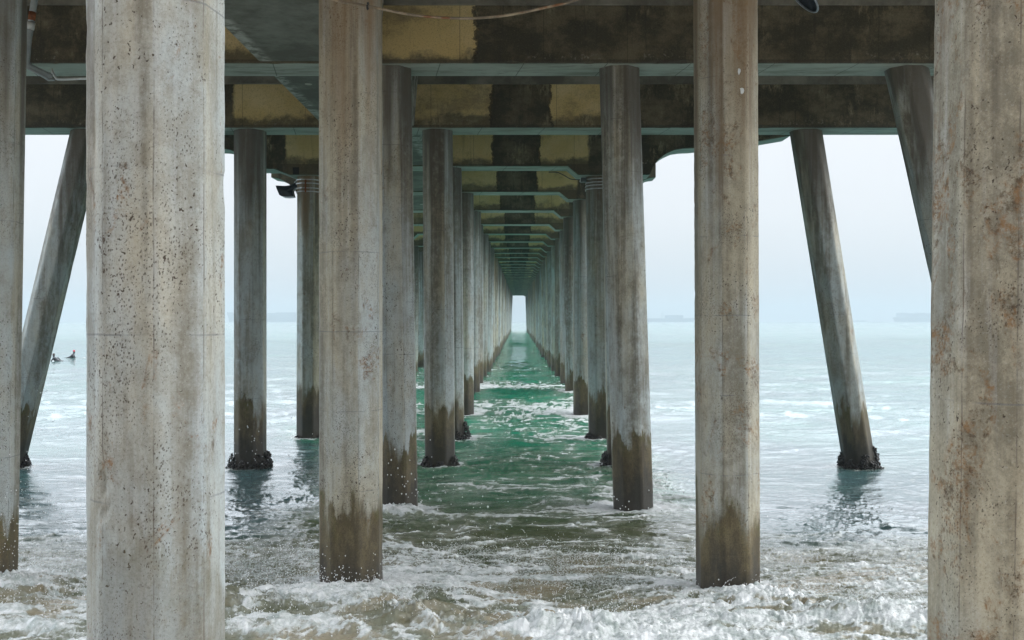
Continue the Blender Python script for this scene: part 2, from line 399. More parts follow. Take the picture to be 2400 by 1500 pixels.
def mat_water():
    s = NT('sea_water')
    g = s.n('NewGeometry'); P = g.outputs['Position']; x, y, z = s.sep(P)
    ma = s.n('Attribute'); ma.attribute_name = 'sky_tint'; SKT = ma.outputs['Fac']
    fa = s.n('Attribute'); fa.attribute_name = 'foam'; F = fa.outputs['Fac']
    sa = s.n('Attribute'); sa.attribute_name = 'silt'; S = sa.outputs['Fac']
    # body colour: silty olive in the surf, clear green further out
    n1 = s.noise(s.scale(P, (0.5, 0.25, 1)), 1, 4, 0.6)
    clear = s.mix(s.ss(n1, 0.35, 0.65), (0.008, 0.165, 0.098), (0.026, 0.270, 0.160))
    silt = s.mix(s.ss(n1, 0.35, 0.65), (0.060, 0.078, 0.040), (0.100, 0.105, 0.060))
    body = s.mix(S, clear, silt)
    sand = s.math('MULTIPLY', s.ss(y, 13.0, 9.5), s.ss(s.noise(s.scale(P, (0.9, 1.2, 1)), 1, 3, 0.6), 0.46, 0.62))
    body = s.mix(sand, body, (0.25, 0.205, 0.13))
    body = s.mix(SKT, body, (0.062, 0.118, 0.135))  # sky reflection on the open water, painted into its body colour
    # foam: mesh-scale coverage broken into lace by fine noise
    lace = s.noise(s.scale(P, (15, 9, 9)), 1, 6, 0.78, 0.5)
    nf = s.math('ADD', s.ss(y, 30.0, 13.0, 0.12, 0.5), s.math('MULTIPLY', s.ss(y, 9.3, 10.6), s.ss(y, 13.5, 11.5, 0.0, 0.75)))
    fm = s.math('ADD', F, s.math('MULTIPLY', s.math('SUBTRACT', lace, 0.5), nf))
    fmask = s.ss(fm, 0.42, 0.62)
    spk = s.ss(s.noise(s.scale(P, (1.0, 0.55, 1.0)), 44, 4, 0.7), 0.47, 0.58)
    spz = s.math('MULTIPLY', s.ss(y, 9.0, 10.2), s.ss(y, 13.4, 11.4))
    spn = s.ss(s.noise(s.scale(P, (0.5, 0.9, 1)), 1, 5, 0.65), 0.42, 0.60)
    spk = s.math('MULTIPLY', s.math('MULTIPLY', spk, spz), s.math('MULTIPLY', spn, 0.95))
    fmask = s.math('MAXIMUM', fmask, spk)
    film = s.ss(F, 0.10, 0.52, 0.0, 0.42)
    body = s.mix(film, body, (0.42, 0.43, 0.37))
    fn = s.noise(s.scale(P, (4.5, 7, 5)), 1, 9, 0.8, 0.4)
    fcol = s.mix(s.ss(s.math('ADD', fn, s.math('MULTIPLY', F, 0.12)), 0.44, 0.70), (0.33, 0.38, 0.365), (0.80, 0.82, 0.83))
    col = s.mix(s.math('MULTIPLY', fmask, 0.97), body, fcol)
    rough = s.math('ADD', s.ss(y, 30.0, 200.0, 0.05, 0.20), s.math('MULTIPLY', fmask, 0.6))
    rip = s.noise(s.scale(P, (2.0, 5.5, 3)), 1, 6, 0.62, 0.3)
    b1 = s.bump(rip, 0.5, s.math('MULTIPLY', s.ss(y, 14.0, 40.0, 0.10, 0.05), s.math('SUBTRACT', 1.0, s.math('MULTIPLY', SKT, s.ss(y, 18.0, 30.0, 0.75, 0.35)))))
    b2 = s.bump(s.math('MULTIPLY', s.noise(P, 22, 4, 0.65), fmask), 0.35, 0.025, b1)
    s.b.inputs['IOR'].default_value = 1.42
    return s.fin(col, rough, b2, 0.65)

def mat_foam():
    s = NT('sea_foam'); P = s.n('TexCoord').outputs['Object']
    s.b.inputs['Subsurface Weight'].default_value = 0.0
    return s.fin((0.78, 0.80, 0.81), 0.35, None, 0.5)

def mat_sand():
    s = NT('wet_sand'); P = s.n('NewGeometry').outputs['Position']
    n = s.noise(P, 1.2, 6, 0.7)
    return s.fin(s.mix(n, (0.16, 0.12, 0.08), (0.26, 0.20, 0.14)), 0.6, s.bump(s.noise(P, 9, 5, 0.7), 0.4, 0.03), 0.4)

M = dict(pile=mat_pile(), beam=mat_beam(), soffit=mat_soffit(), girder=mat_girder(), deck=mat_deck(), mussel=mat_mussel(),
         water=mat_water(), foam=mat_foam(), sand=mat_sand(),
         steel=mat_simple('galvanised_steel', (0.55, 0.57, 0.58), 0.4, 0.6, 0.2),
         hood=mat_simple('dark_enamel', (0.035, 0.05, 0.07), 0.35, 0.0, 0.3),
         pvc=mat_simple('grey_conduit', (0.30, 0.34, 0.36), 0.45, 0.0, 0.12, 6, ((0.22, 0.07, 0.02), 2.6, 0.60)),
         rusty=mat_simple('rusty_cable_sheath', (0.27, 0.215, 0.15), 0.6, 0.0, 0.4, 5, ((0.20, 0.085, 0.03), 2.0, 0.54)),
         rust=mat_simple('rust', (0.25, 0.08, 0.025), 0.8, 0.0, 0.4, 9),
         white=mat_simple('white_coupling', (0.62, 0.66, 0.68), 0.45, 0.0, 0.06),
         black=mat_simple('black_rubber', (0.02, 0.02, 0.022), 0.6, 0.0, 0.2),
         shade_black=mat_simple('notch_shade_black', (0.006, 0.006, 0.005), 0.9, 0.0, 0.2),
         hull=mat_simple('ship_hull_paint', (0.05, 0.07, 0.11), 0.5, 0.0, 0.1, 0.05),
         house=mat_simple('ship_superstructure_paint', (0.5, 0.52, 0.53), 0.5, 0.0, 0.1, 0.05),
         boxes=mat_simple('container_paint', (0.07, 0.09, 0.16), 0.6, 0.0, 0.4, 0.08),
         suit=mat_simple('black_wetsuit', (0.018, 0.022, 0.028), 0.5, 0.0, 0.2),
         skin=mat_simple('skin', (0.42, 0.23, 0.16), 0.5, 0.0, 0.05),
         cap=mat_simple('red_cap', (0.62, 0.03, 0.07), 0.5, 0.0, 0.1),
         hair=mat_simple('dark_hair', (0.03, 0.02, 0.015), 0.6, 0.0, 0.2),
         board=mat_simple('surfboard_paint', (0.78, 0.74, 0.70), 0.25, 0.0, 0.03))

# ------------------------------------------------------------------ layout of the pier
BAY = 4.97                         # distance between bents
BOT = CAM_Z + 3.752                # underside of the crossbeams of the first bents
BW = 0.80                          # crossbeam width along the pier
def bot(n): return BOT + 0.052 * max(0, n - 8)
LEVEL = ((-5, .30), (8, .30), (10.2, .27), (12.5, .14), (15.3, .07), (20, .0), (26, -.02), (29, .06), (32, .26), (35.5, .50), (39, .42), (60, .42), (4000, .42))
def level(y):
    return np.interp(y, [a for a, b in LEVEL], [b for a, b in LEVEL])

pier = empty('pier', (0, 0, 0))
tag(pier, 'long weathered concrete pier on rows of octagonal piles, seen from below with its crossbeams', 'pier')

# ---- piles
SECT = 0.59; CH = 0.168
def section(ts=(0.2, 0.4, 0.6, 0.8)):
    a = SECT / 2; c = CH
    pts = [(a, -a + c), (a, a - c), (a - c, a), (-a + c, a), (-a, a - c), (-a, -a + c), (-a + c, -a), (a - c, -a)]
    res = []; us = []
    for i in range(8):
        p = Vector(pts[i]); q = Vector(pts[(i + 1) % 8])
        d = (q - p)
        L = d.length; e = 0.022
        for t in (e / L, *ts, 1 - e / L):
            res.append(p + d * t); us.append(i + t)
    # round the arrises a little
    return res, us
SECS = {0: section((.5,)), 1: section(), 2: section(tuple(np.linspace(0.14, 0.86, 13)))}

def pile_mesh(name, top_z, lean=(0, 0), near=0, seed=0, rot=0.0, gouge=False):
    """octagonal pile from below the sea floor to top_z; lean = horizontal shift per metre of height"""
    z0 = -1.6; nz = {0: 6, 1: 40, 2: 420}[near]; SEC, SECU = SECS[near]
    zs = np.linspace(z0, top_z, nz + 1)
    k = len(SEC)
    cx = np.array([p.x for p in SEC]); cy = np.array([p.y for p in SEC])
    X = np.repeat(cx[None, :], nz + 1, 0); Y = np.repeat(cy[None, :], nz + 1, 0)
    Z = np.repeat(zs[:, None], k, 1)
    if near:
        u = np.array(SECU)[None, :]
        ang = np.arctan2(Y, X)
        uu = np.broadcast_to(u, X.shape)
        fr = uu - np.floor(uu); corner = np.clip(1 - np.minimum(fr, 1 - fr) / 0.16, 0, 1)
        amp = 0.002 + 0.0035 * corner * (near == 2)
        d = amp * fbm(uu * 3.0 + seed * 13, Z * 6.0, 4, seed + 20)
        # rubbed and chipped arrises
        chip = corner * sstep(0.34, 0.55, fbm(np.floor(uu + 0.5) * 9.1 + seed * 5, Z * 2.4, 4, seed + 50)) * 0.012
        d = d - chip
        if gouge:
            gz = sstep(1.95, 2.05, Z) * (1 - sstep(2.16, 2.32, Z))
            rough = np.exp(-((uu - 6.05) / 0.30) ** 2)
            d = d - rough * 0.004 * (1 + fbm(uu * 9, Z * 30, 4, 77))
            d = d - np.exp(-((uu - 5.93) / 0.20) ** 2) * gz * (0.010 + 0.07 * np.abs(fbm(uu * 5, Z * 11, 4, 71)))
            d = d - np.exp(-((uu - 5.55) / 0.10) ** 2) * sstep(0.0, 0.3, fbm(uu * 2, Z * 1.7, 3, 75)) * 0.012
        r = np.hypot(X, Y)
        X = X * (1 + d / r); Y = Y * (1 + d / r)
    c, s_ = math.cos(rot), math.sin(rot)
    X, Y = X * c - Y * s_, X * s_ + Y * c
    X = X + lean[0] * (Z - 0.0); Y = Y + lean[1] * (Z - 0.0)
    v = np.stack([X, Y, Z], -1).reshape(-1, 3)
    i = np.arange(nz)[:, None] * k; j = np.arange(k)[None, :]; j2 = (j + 1) % k
    q = np.stack([i + j, i + j2, i + k + j2, i + k + j], -1).reshape(-1, 4)
    U = np.array(SECU); U2 = np.roll(U, -1).copy(); U2[-1] = 8.0 + SECU[0]
    uv = np.zeros((nz, k, 4, 2), np.float32)
    uv[:, :, 0, 0] = U; uv[:, :, 1, 0] = U2; uv[:, :, 2, 0] = U2; uv[:, :, 3, 0] = U
    zz = zs
    uv[:, :, 0, 1] = zz[:-1, None]; uv[:, :, 1, 1] = zz[:-1, None]; uv[:, :, 2, 1] = zz[1:, None]; uv[:, :, 3, 1] = zz[1:, None]
    return np_mesh(name, v, q, [M['pile']], True, uv)

def blob_mesh(name, spots, mat):
    """spots: (x,y,z,rx,ry,rz,yaw,pitch) small ellipsoids in one mesh"""
    base = bmesh.new(); bmesh.ops.create_icosphere(base, subdivisions=1, radius=1.0)
    bv = np.array([v.co[:] for v in base.verts]); bf = np.array([[v.index for v in f.verts] for f in base.faces]); base.free()
    S = np.asarray(spots, float); n = len(S)
    v = bv[None] * S[:, None, 3:6]
    cp, sp = np.cos(S[:, 7])[:, None], np.sin(S[:, 7])[:, None]
    x, z = v[..., 0] * cp - v[..., 2] * sp, v[..., 0] * sp + v[..., 2] * cp
    cy, sy = np.cos(S[:, 6])[:, None], np.sin(S[:, 6])[:, None]
    x, y = x * cy - v[..., 1] * sy, x * sy + v[..., 1] * cy
    v = np.stack([x, y, z], -1) + S[:, None, 0:3]
    f = bf[None] + (np.arange(n) * len(bv))[:, None, None]
    return np_mesh(name, v.reshape(-1, 3), f.reshape(-1, 3), [mat], True)

def mussels(parent, lean, height=0.22, tall=None, spread=0.09, seed=0, wz=0.0):
    r_ = random.Random(seed); spots = []
    height *= 1.15; spread *= 1.1
    for _ in range(1400):
        a = r_.uniform(0, 2 * math.pi); ca, sa = math.cos(a), math.sin(a)
        rr = 0.285 / max(abs(ca), abs(sa), (abs(ca) + abs(sa)) / 1.58)
        hmax = height * (0.65 + 0.5 * math.sin(a * 3 + seed) * 0.5 + 0.3 * math.sin(a * 7 + 2 * seed))
        if tall and abs((a - tall[0] + math.pi) % (2 * math.pi) - math.pi) < 0.7: hmax = tall[1]
        z = r_.uniform(-0.35, hmax)
        t = max(0, 1 - max(0, z) / max(0.05, hmax))
        q = rr + spread * (0.25 + 0.75 * t ** 0.6) * r_.uniform(0.1, 1.0)
        x = ca * q + lean[0] * (z + wz); y = sa * q + lean[1] * (z + wz)
        sz = r_.uniform(0.013, 0.026)
        spots.append((x, y, z + wz, sz * 1.6, sz, sz * 0.8, r_.uniform(0, 6.3), r_.uniform(-1.3, 1.3)))
    me = blob_mesh('mussel_crust', spots, M['mussel'])
    return link('mussel_crust', me, parent)

# (bent number, x at beam, x at water, rotation, near detail, drop of pile head, label, mussel options)
PILES = []
def P_(n, xt, xw, rot=0.0, near=0, label=None, mus=None, dy=0.0, gouge=False, head=0.0, wm=0.08, ru=0.2, td=None):
    PILES.append(dict(wm=wm, ru=ru, td=td, n=n, xt=xt, xw=xw, rot=rot, near=near, label=label, mus=mus, dy=dy, gouge=gouge, head=head))
P_(0.91, -1.74, -1.735, rad(-7), 2, 'widest pile of the near left, pale grey with dark pits and a chipped left edge', gouge=True, wm=0.0, ru=0.5)
P_(0.91, 2.365, 2.285, rad(10), 2, 'brown and grey pile cut by the right picture edge, with orange rust blotches', wm=0.6, ru=1.0)
P_(1.96, -1.66, -1.655, rad(-2), 2, 'warm grey pile left of the open channel, olive tide band at its foot', wm=0.6, ru=0.45, td=0.22)
P_(1.96, 2.045, 2.075, rad(4), 2, 'rust-spotted pale pile right of the channel with two white chips near its head', wm=0.4, ru=0.9, td=0.15)
P_(1.96, -5.20, -5.31, rad(3), 1, 'blue-grey pile cut by the left picture edge', wm=0.0, ru=0.0)
P_(3, -1.90, -1.80, rad(5), 2, 'pile half hidden behind the warm grey pile, with a dark head')
P_(3, 1.505, 1.72, rad(-4), 2, 'leaning smooth pale pile with a sharp dark tide band', wm=0.1, ru=0.1)
P_(3, -5.25, -5.25, 0, 1)
P_(3, 5.80, 7.28, 0, 1, 'dark raking pile sloping out behind the right-hand near pile')
P_(4, -1.60, -1.55, rad(2), 1, 'grey-brown pile with a mussel collar, left of the channel', (0.20, None, 0.10))
P_(4, -5.31, -5.31, rad(-3), 1, 'free-standing pile with a wide mussel collar, between the two big left piles', (0.22, (0.3, 0.32), 0.15))
P_(4, 1.95, 2.06, 0, 1, None, (0.26, (3.1, 0.30), 0.16))
P_(4, 5.69, 6.76, 0, 1, 'raking pile with one dark stained side and mussels climbing its foot', (0.24, (0.2, 0.42), 0.13))
P_(4, -8.53, -10.12, 0, 1, 'raking pile sloping out to the left edge', (0.2, None, 0.10))
P_(5, -1.70, -1.63, 0, 1, None, (0.30, (0.2, 0.40), 0.17))
P_(5, -5.14, -5.16, rad(4), 1, 'pile banded with four steel straps under a hooded lamp', (0.08, None, 0.10), head=-0.21)
P_(5, 1.96, 2.03, 0, 1, 'pile banded with four steel straps under a small box', (0.12, None, 0.12), head=-0.21)
rr = random.Random(5)
NB = 47
for n in range(6, NB + 1):
    k = 0.012 * (n - 6)
    P_(n, -1.63 + rr.uniform(-.05, .05), -1.63 - k * 0.6 + rr.uniform(-.05, .05), rr.uniform(-.08, .08), 0, mus=(0.1, None, 0.09) if n in (13,) else None)
    P_(n, 1.87 + rr.uniform(-.05, .05), 1.90 + k * 0.5 + rr.uniform(-.05, .05), rr.uniform(-.08, .08), 0, head=-0.21, mus=(0.12, None, 0.10) if n in (14,) else None)
    P_(n, -5.2 + rr.uniform(-.05, .05), -5.2 - k * 0.5, rr.uniform(-.08, .08), 0, head=-0.21)

far_v = []; far_f = []; far_uv = []; far_off = 0
shown = 0
for i, p in enumerate(PILES):
    y = (p['n'] + 0.0805) * BAY
    top = bot(p['n']) + p['head'] + 0.04
    lx = (p['xt'] - p['xw']) / (bot(p['n']) - 0.0)
    if shown < 100:
        me = pile_mesh('pile', top, (lx, 0), p['near'], i, p['rot'], p['gouge'])
        o = link('pile', me, pier, (p['xw'], y, 0)); shown += 1
        rp_ = random.Random(i * 7 + 1)
        o['tone'] = 1.0 if p['n'] < 2.5 else (1.42 if i == 6 else rp_.uniform(1.0, 1.42))  # random tone, raised under the deck to paint in light missing there
        if p['n'] > 4.5: p['wm'] = rp_.choice([0.0, 0.0, 0.25, 0.5])
        o['warmth'] = float(p['wm']); o['rustiness'] = float(p['ru']); o['tide_shift'] = float(p['td'] if p['td'] is not None else random.Random(i).uniform(-.1, .2))
        if p['label']: o['label'] = p['label']
        if p['mus']:
            mussels(o, (lx, 0), p['mus'][0], p['mus'][1], p['mus'][2], i, float(level(y)) if p['n'] > 5 else 0.0)
    else:
        me = pile_mesh('tmp', top, (lx, 0), 0, i, p['rot'])
        vv = np.zeros(len(me.vertices) * 3, np.float32); me.vertices.foreach_get('co', vv); vv = vv.reshape(-1, 3) + np.array([p['xw'], y, 0], np.float32)
        ff = np.zeros(len(me.loops), np.int32); me.loops.foreach_get('vertex_index', ff); ff = ff.reshape(-1, 4) + far_off
        uu = np.zeros(len(me.loops) * 2, np.float32); me.uv_layers[0].data.foreach_get('uv', uu)
        far_v.append(vv); far_f.append(ff); far_uv.append(uu.reshape(-1, 2)); far_off += len(vv)
        bpy.data.meshes.remove(me)
if far_v:
    me = np_mesh('distant_piles', np.concatenate(far_v), np.concatenate(far_f), [M['pile']], True, np.concatenate(far_uv))
    o = link('distant_piles', me, pier); o['kind'] = 'stuff'; o['tone'] = 1.0; o['warmth'] = 0.1; o['rustiness'] = 0.1; o['tide_shift'] = 0.1

# ---- crossbeams
def beam_mesh(prof, y0, zt, step=0.06, seed=0, near=True):
    """prof: list of (x, bottom z); a beam of width BW along +y from y0, with worn arrises"""
    px = [a for a, b in prof]; pz = [b for a, b in prof]
    xs = np.arange(px[0], px[-1] + 1e-6, step)
    xs = np.unique(np.round(np.concatenate([xs, px]), 4))
    zb = np.interp(xs, px, pz); n = len(xs)
    ch = 0.018
    wz = 0.006 * fbm(xs * 3, xs * 0 + seed, 3, 3) if near else 0 * xs
    chip = 0.03 * sstep(0.15, 0.5, fbm(xs * 2.2, xs * 0 + seed * 3.3, 4, 9)) if near else 0 * xs
    ztop = np.full(n, zt)
    hz = zt - zb
    ring = [
        (y0 + ch + chip, zb + wz), (y0, zb + ch + wz + chip), (y0 + 0.004, zb + hz * 0.33), (y0 - 0.004, zb + hz * 0.66), (y0, ztop),
        (y0 + BW, ztop), (y0 + BW, zb + ch), (y0 + BW - ch, zb), (y0 + BW * 0.66, zb + 0.003), (y0 + BW * 0.33, zb - 0.003)]
    k = len(ring)
    V = np.zeros((n, k, 3))
    for j, (yy, zz) in enumerate(ring):
        V[:, j, 0] = xs; V[:, j, 1] = yy; V[:, j, 2] = zz
    i = np.arange(n - 1)[:, None] * k; j = np.arange(k)[None, :]; j2 = (j + 1) % k
    q = np.stack([i + j, i + k + j, i + k + j2, i + j2], -1)
    mi = np.zeros((n - 1, k), int); mi[:, 7:] = 1
    q = q.reshape(-1, 4); mi = mi.ravel()
    v = V.reshape(-1, 3)
    # end caps as fans of quads around a centre line
    caps = []
    for e in (0, n - 1):
        b = e * k
        c = [(b + 0, b + 1, b + 2, b + 9), (b + 2, b + 3, b + 8, b + 9), (b + 3, b + 4, b + 5, b + 8), (b + 5, b + 6, b + 7, b + 8)]
        if e: c = [t[::-1] for t in c]
        caps += c
    q = np.concatenate([q, np.array(caps)]); mi = np.concatenate([mi, np.zeros(len(caps), int)])
    return np_mesh('crossbeam', v, q[:, ::-1], [M['beam'], M['soffit']], False, matidx=mi)

CURVE = [(3.14, -.21), (3.20, -.20), (3.235, -.10), (3.31, .05), (3.40, .16), (3.52, .26), (3.64, .33), (3.80, .40), (4.0, .43)]
TOPH = 0.84
BEAMS = []
for n in (0.91, 1.96, 3, 4):
    b = BOT
    prof = [(-10.35, b), (8.7, b)]
    BEAMS.append((n, prof))
cx0 = -1.6
for n in range(5, NB + 1):
    b = bot(n)
    right = [(1.20, 0), (1.45, -.21)] + CURVE
    if n == 5:
        right = right + [(4.24, .44), (5.77, .60), (6.6, .74)]
        left = [(-9.8, .74), (-8.97, .60), (-7.44, .44), (-7.2, .43), (-7.0, .40), (-6.84, .33), (-6.72, .26), (-6.60, .16), (-6.51, .05), (-6.435, -.06), (-6.40, -.06), (-5.95, -.06), (-5.55, -.21), (-4.75, -.21), (-4.5, 0)]
    else:
        left = [(-7.2, .43), (-7.0, .40), (-6.84, .33), (-6.72, .26), (-6.60, .16), (-6.51, .05), (-6.435, -.10), (-6.40, -.21), (-4.65, -.21), (-4.4, 0)]
    prof = [(x, b + z) for x, z in left + right]
    BEAMS.append((n, prof))
for n, prof in BEAMS:
    me = beam_mesh(prof, n * BAY, bot(n) + TOPH, 0.06 if n < 9 else 0.6, int(n * 3), n < 9)
    o = link('crossbeam', me, pier)
    if n == 3: o['label'] = 'nearest crossbeam, tan to the left of mid span and black with grime to the right'
    if n == 4: o['label'] = 'second crossbeam with two tan panels either side of a dark strip'
    if n == 5: o['label'] = 'crossbeam whose ends curve up into short brackets'

def box_bm(bm, x0, x1, y0, y1, z0, z1):
    vs = [bm.verts.new(c) for c in ((x0, y0, z0), (x1, y0, z0), (x1, y1, z0), (x0, y1, z0), (x0, y0, z1), (x1, y0, z1), (x1, y1, z1), (x0, y1, z1))]
    for f in ((0, 3, 2, 1), (4, 5, 6, 7), (0, 1, 5, 4), (1, 2, 6, 5), (2, 3, 7, 6), (3, 0, 4, 7)):
        bm.faces.new([vs[i] for i in f])

def bm_obj(name, bm, mat, parent=None, loc=None, bevel=0.0, smooth=False):
    if bevel:
        bmesh.ops.bevel(bm, geom=list(bm.edges), offset=bevel, segments=2, affect='EDGES', profile=0.5)
    bmesh.ops.recalc_face_normals(bm, faces=list(bm.faces))
    me = bpy.data.meshes.new(name); bm.to_mesh(me); bm.free()
    me.materials.append(mat)
    if smooth:
        for p in me.polygons: p.use_smooth = True
    return link(name, me, parent, loc)

# haunch bands over the beams
for n, prof in BEAMS:
    if n > 12: break
    bm = bmesh.new()
    x0, x1 = prof[0][0] + 0.02, prof[-1][0] - 0.02
    box_bm(bm, x0, x1, n * BAY - 0.03, n * BAY + BW + 0.03, bot(n) + TOPH + 0.003, bot(n) + TOPH + 0.30)
    bm_obj('beam_haunch', bm, M['deck'], pier, bevel=0.012)
# decks
bm = bmesh.new()
box_bm(bm, -10.4, 8.75, 7.4, 5 * BAY + BW + 0.2, BOT + TOPH + 0.27, BOT + TOPH + 0.62)
bm_obj('deck_slab', bm, M['deck'], pier, bevel=0.02)
bm = bmesh.new()
x0, x1 = -7.1, 3.9
ya, yb = 5 * BAY + BW + 0.22, 8 * BAY; yc = NB * BAY + BW + 0.3
z1 = BOT + TOPH + 0.27; z2 = z1 + 0.052 * (yc - yb) / BAY
for (p, q, za, zb_) in ((ya, yb, z1, z1), (yb, yc, z1, z2)):
    vs = [bm.verts.new(c) for c in ((x0, p, za), (x1, p, za), (x1, q, zb_), (x0, q, zb_), (x0, p, za + .35), (x1, p, za + .35), (x1, q, zb_ + .35), (x0, q, zb_ + .35))]
    for f in ((0, 3, 2, 1), (4, 5, 6, 7), (0, 1, 5, 4), (1, 2, 6, 5), (2, 3, 7, 6), (3, 0, 4, 7)):
        bm.faces.new([vs[i] for i in f])
bm_obj('deck_slab', bm, M['deck'], pier)
# narrow deck: upstand between the beam tops and the slab of the far bents
for n, prof in BEAMS:
    if n <= 12: continue
    bm = bmesh.new()
    box_bm(bm, -6.9, 3.7, n * BAY + 0.02, n * BAY + BW - 0.02, bot(n) + TOPH + 0.003, bot(n) + TOPH + 0.29)
    bm_obj('beam_haunch', bm, M['deck'], pier)
# longitudinal girder in pieces between the beams
ns = [0.91, 1.96, 3, 4, 5, 6, 7]
for a, b in zip(ns[:-1], ns[1:]):
    bm = bmesh.new()
    y0, y1 = a * BAY + BW + 0.004, b * BAY - 0.004
    vs = [bm.verts.new(c) for c in ((-3.78, y0, BOT + .02), (-2.02, y0, BOT + .02), (-2.02, y1, BOT + .02), (-3.78, y1, BOT + .02),
                                   (-3.86, y0, BOT + 1.1), (-1.94, y0, BOT + 1.1), (-1.94, y1, BOT + 1.1), (-3.86, y1, BOT + 1.1))]
    for f in ((0, 3, 2, 1), (4, 5, 6, 7), (0, 1, 5, 4), (1, 2, 6, 5), (2, 3, 7, 6), (3, 0, 4, 7)):
        bm.faces.new([vs[i] for i in f])
    bm_obj('girder', bm, M['girder'], pier, bevel=0.03)
# black box on the bracketed beam's face, painting the shade inside a notch
bm = bmesh.new(); q0 = at(686, 392, 5 * BAY - 0.002); q1 = at(701, 409, 5 * BAY - 0.002)
box_bm(bm, q0.x, q1.x, 5 * BAY - 0.006, 5 * BAY + 0.02, q1.z, q0.z)
bm_obj('notch_shade', bm, M['shade_black'], pier)
# two white chips on the right pile
for (px, py, sz) in ((1731, 168, 8), (1738, 213, 8)):
    p = at(px, py, 1.96 * BAY + 0.40 - SECT / 2 + 0.02)
    bm = bmesh.new()
    pts = [(math.cos(a) * sz * (0.35 + 0.6 * random.random()) / 245, math.sin(a) * sz * (0.8 + 0.5 * random.random()) / 245) for a in np.linspace(0, 6.28, 9)[:-1]]
    f1 = [bm.verts.new((x, 0, z)) for x, z in pts]; f2 = [bm.verts.new((x * .8, -0.006, z * .8)) for x, z in pts]
    bm.faces.new(f2)
    for i in range(8): bm.faces.new((f1[i], f1[(i + 1) % 8], f2[(i + 1) % 8], f2[i]))
    o = bm_obj('spalled_patch', bm, M['white'], pier, (p.x, p.y - 0.014, p.z)); o.rotation_euler.z = rad(4)

# ------------------------------------------------------------------ tubes and cables
def tube_bm(bm, pts, r, seg=10, closed=False):
    pts = [Vector(p) for p in pts]; rings = []
    rs = r if isinstance(r, (list, tuple)) else [r] * len(pts)
    up0 = Vector((0, 0, 1))
    for i, p in enumerate(pts):
        a = pts[i - 1] if (i > 0 or closed) else p; b = pts[(i + 1) % len(pts)] if (i < len(pts) - 1 or closed) else p
        t = (b - a).normalized()
        up = up0 if abs(t.z) < 0.95 else Vector((0, 1, 0))
        s = t.cross(up).normalized(); u = s.cross(t).normalized()
        rings.append([bm.verts.new(p + (s * math.cos(k * 2 * math.pi / seg) + u * math.sin(k * 2 * math.pi / seg)) * rs[i]) for k in range(seg)])
    m = len(rings)
    for i in range(m if closed else m - 1):
        for k in range(seg):
            bm.faces.new((rings[i][k], rings[i][(k + 1) % seg], rings[(i + 1) % m][(k + 1) % seg], rings[(i + 1) % m][k]))
    if not closed:
        bm.faces.new(rings[0][::-1]); bm.faces.new(rings[-1])

def smooth_path(pts, n=8):
    pts = [Vector(p) for p in pts]; out_ = []
    for i in range(len(pts) - 1):
        p0 = pts[max(0, i - 1)]; p1 = pts[i]; p2 = pts[i + 1]; p3 = pts[min(len(pts) - 1, i + 2)]
        for k in range(n):
            t = k / n
            out_.append(0.5 * ((2 * p1) + (-p0 + p2) * t + (2 * p0 - 5 * p1 + 4 * p2 - p3) * t * t + (-p0 + 3 * p1 - 3 * p2 + p3) * t ** 3))
    out_.append(pts[-1]); return out_

# sagging rusty cable across the first channel bay
yc_ = 9.66
path = smooth_path([at(*q, yc_) for q in ((500, -130), (640, -50), (785, 0), (862, 14), (960, 34), (1050, 42), (1125, 42), (1200, 34), (1290, 15), (1350, 0), (1470, -50), (1600, -140))])
cab = empty('cable', path[0]); tag(cab, 'rusty orange cable sagging between the piles at the top of the picture', 'cable')
def part(name, bm, mat, root, **kw):
    o = bm_obj(name, bm, mat, None, **kw); o.parent = root; o.location = -root.location; return o
bm = bmesh.new(); tube_bm(bm, path, 0.0125, 10); part('sheath', bm, M['rusty'], cab, smooth=True)
bm = bmesh.new(); c = at(862, 14, yc_)
tube_bm(bm, [c + Vector((math.sin(a) * 0.003, math.cos(a) * 0.028, math.sin(a) * 0.03)) for a in np.linspace(0, 6.283, 13)[:-1]], 0.009, 8, True)
part('tie', bm, M['black'], cab, smooth=True)

# conduit run at the top left
yp = 14.25
root = empty('conduit', at(66, 180, yp)); tag(root, 'grey drain conduit with a white coupling and a rust stain, bent along the first crossbeam', 'pipe')
bm = bmesh.new(); tube_bm(bm, [at(90, -60, yp), at(72, 58, yp)], 0.045, 14); part('upper_pipe', bm, M['pvc'], root, smooth=True)
bm = bmesh.new(); tube_bm(bm, [at(76.5, 28, yp), at(73.5, 48, yp)], 0.0475, 14); part('rust_band', bm, M['rust'], root, smooth=True)
bm = bmesh.new(); tube_bm(bm, [at(73, 53, yp), at(70, 69, yp)], 0.055, 14); part('coupling', bm, M['white'], root, smooth=True)
bm = bmesh.new(); tube_bm(bm, smooth_path([at(69.5, 70, yp), at(66, 90, yp), at(62, 135, yp), at(62, 148, yp), at(70, 157, yp + .05), at(118, 180, yp + .35)], 6), [0.05] * 31, 14); part('lower_pipe', bm, M['pvc'], root, smooth=True)
bm = bmesh.new(); tube_bm(bm, [at(63, 158, yp - .02), at(106, 181, yp + .25), at(114, 187, yp + .3), at(128, 186, yp + .35)], 0.022, 10); part('side_pipe', bm, M['pvc'], root, smooth=True)
bm = bmesh.new(); tube_bm(bm, smooth_path([at(122, 163, yp + .6), at(124, 172, yp + .55), at(130, 181, yp + .5), at(140, 186, yp + .5), at(200, 184, yp + .5), at(300, 184, yp + .5)], 6), 0.018, 10); part('branch_pipe', bm, M['white'], root, smooth=True)

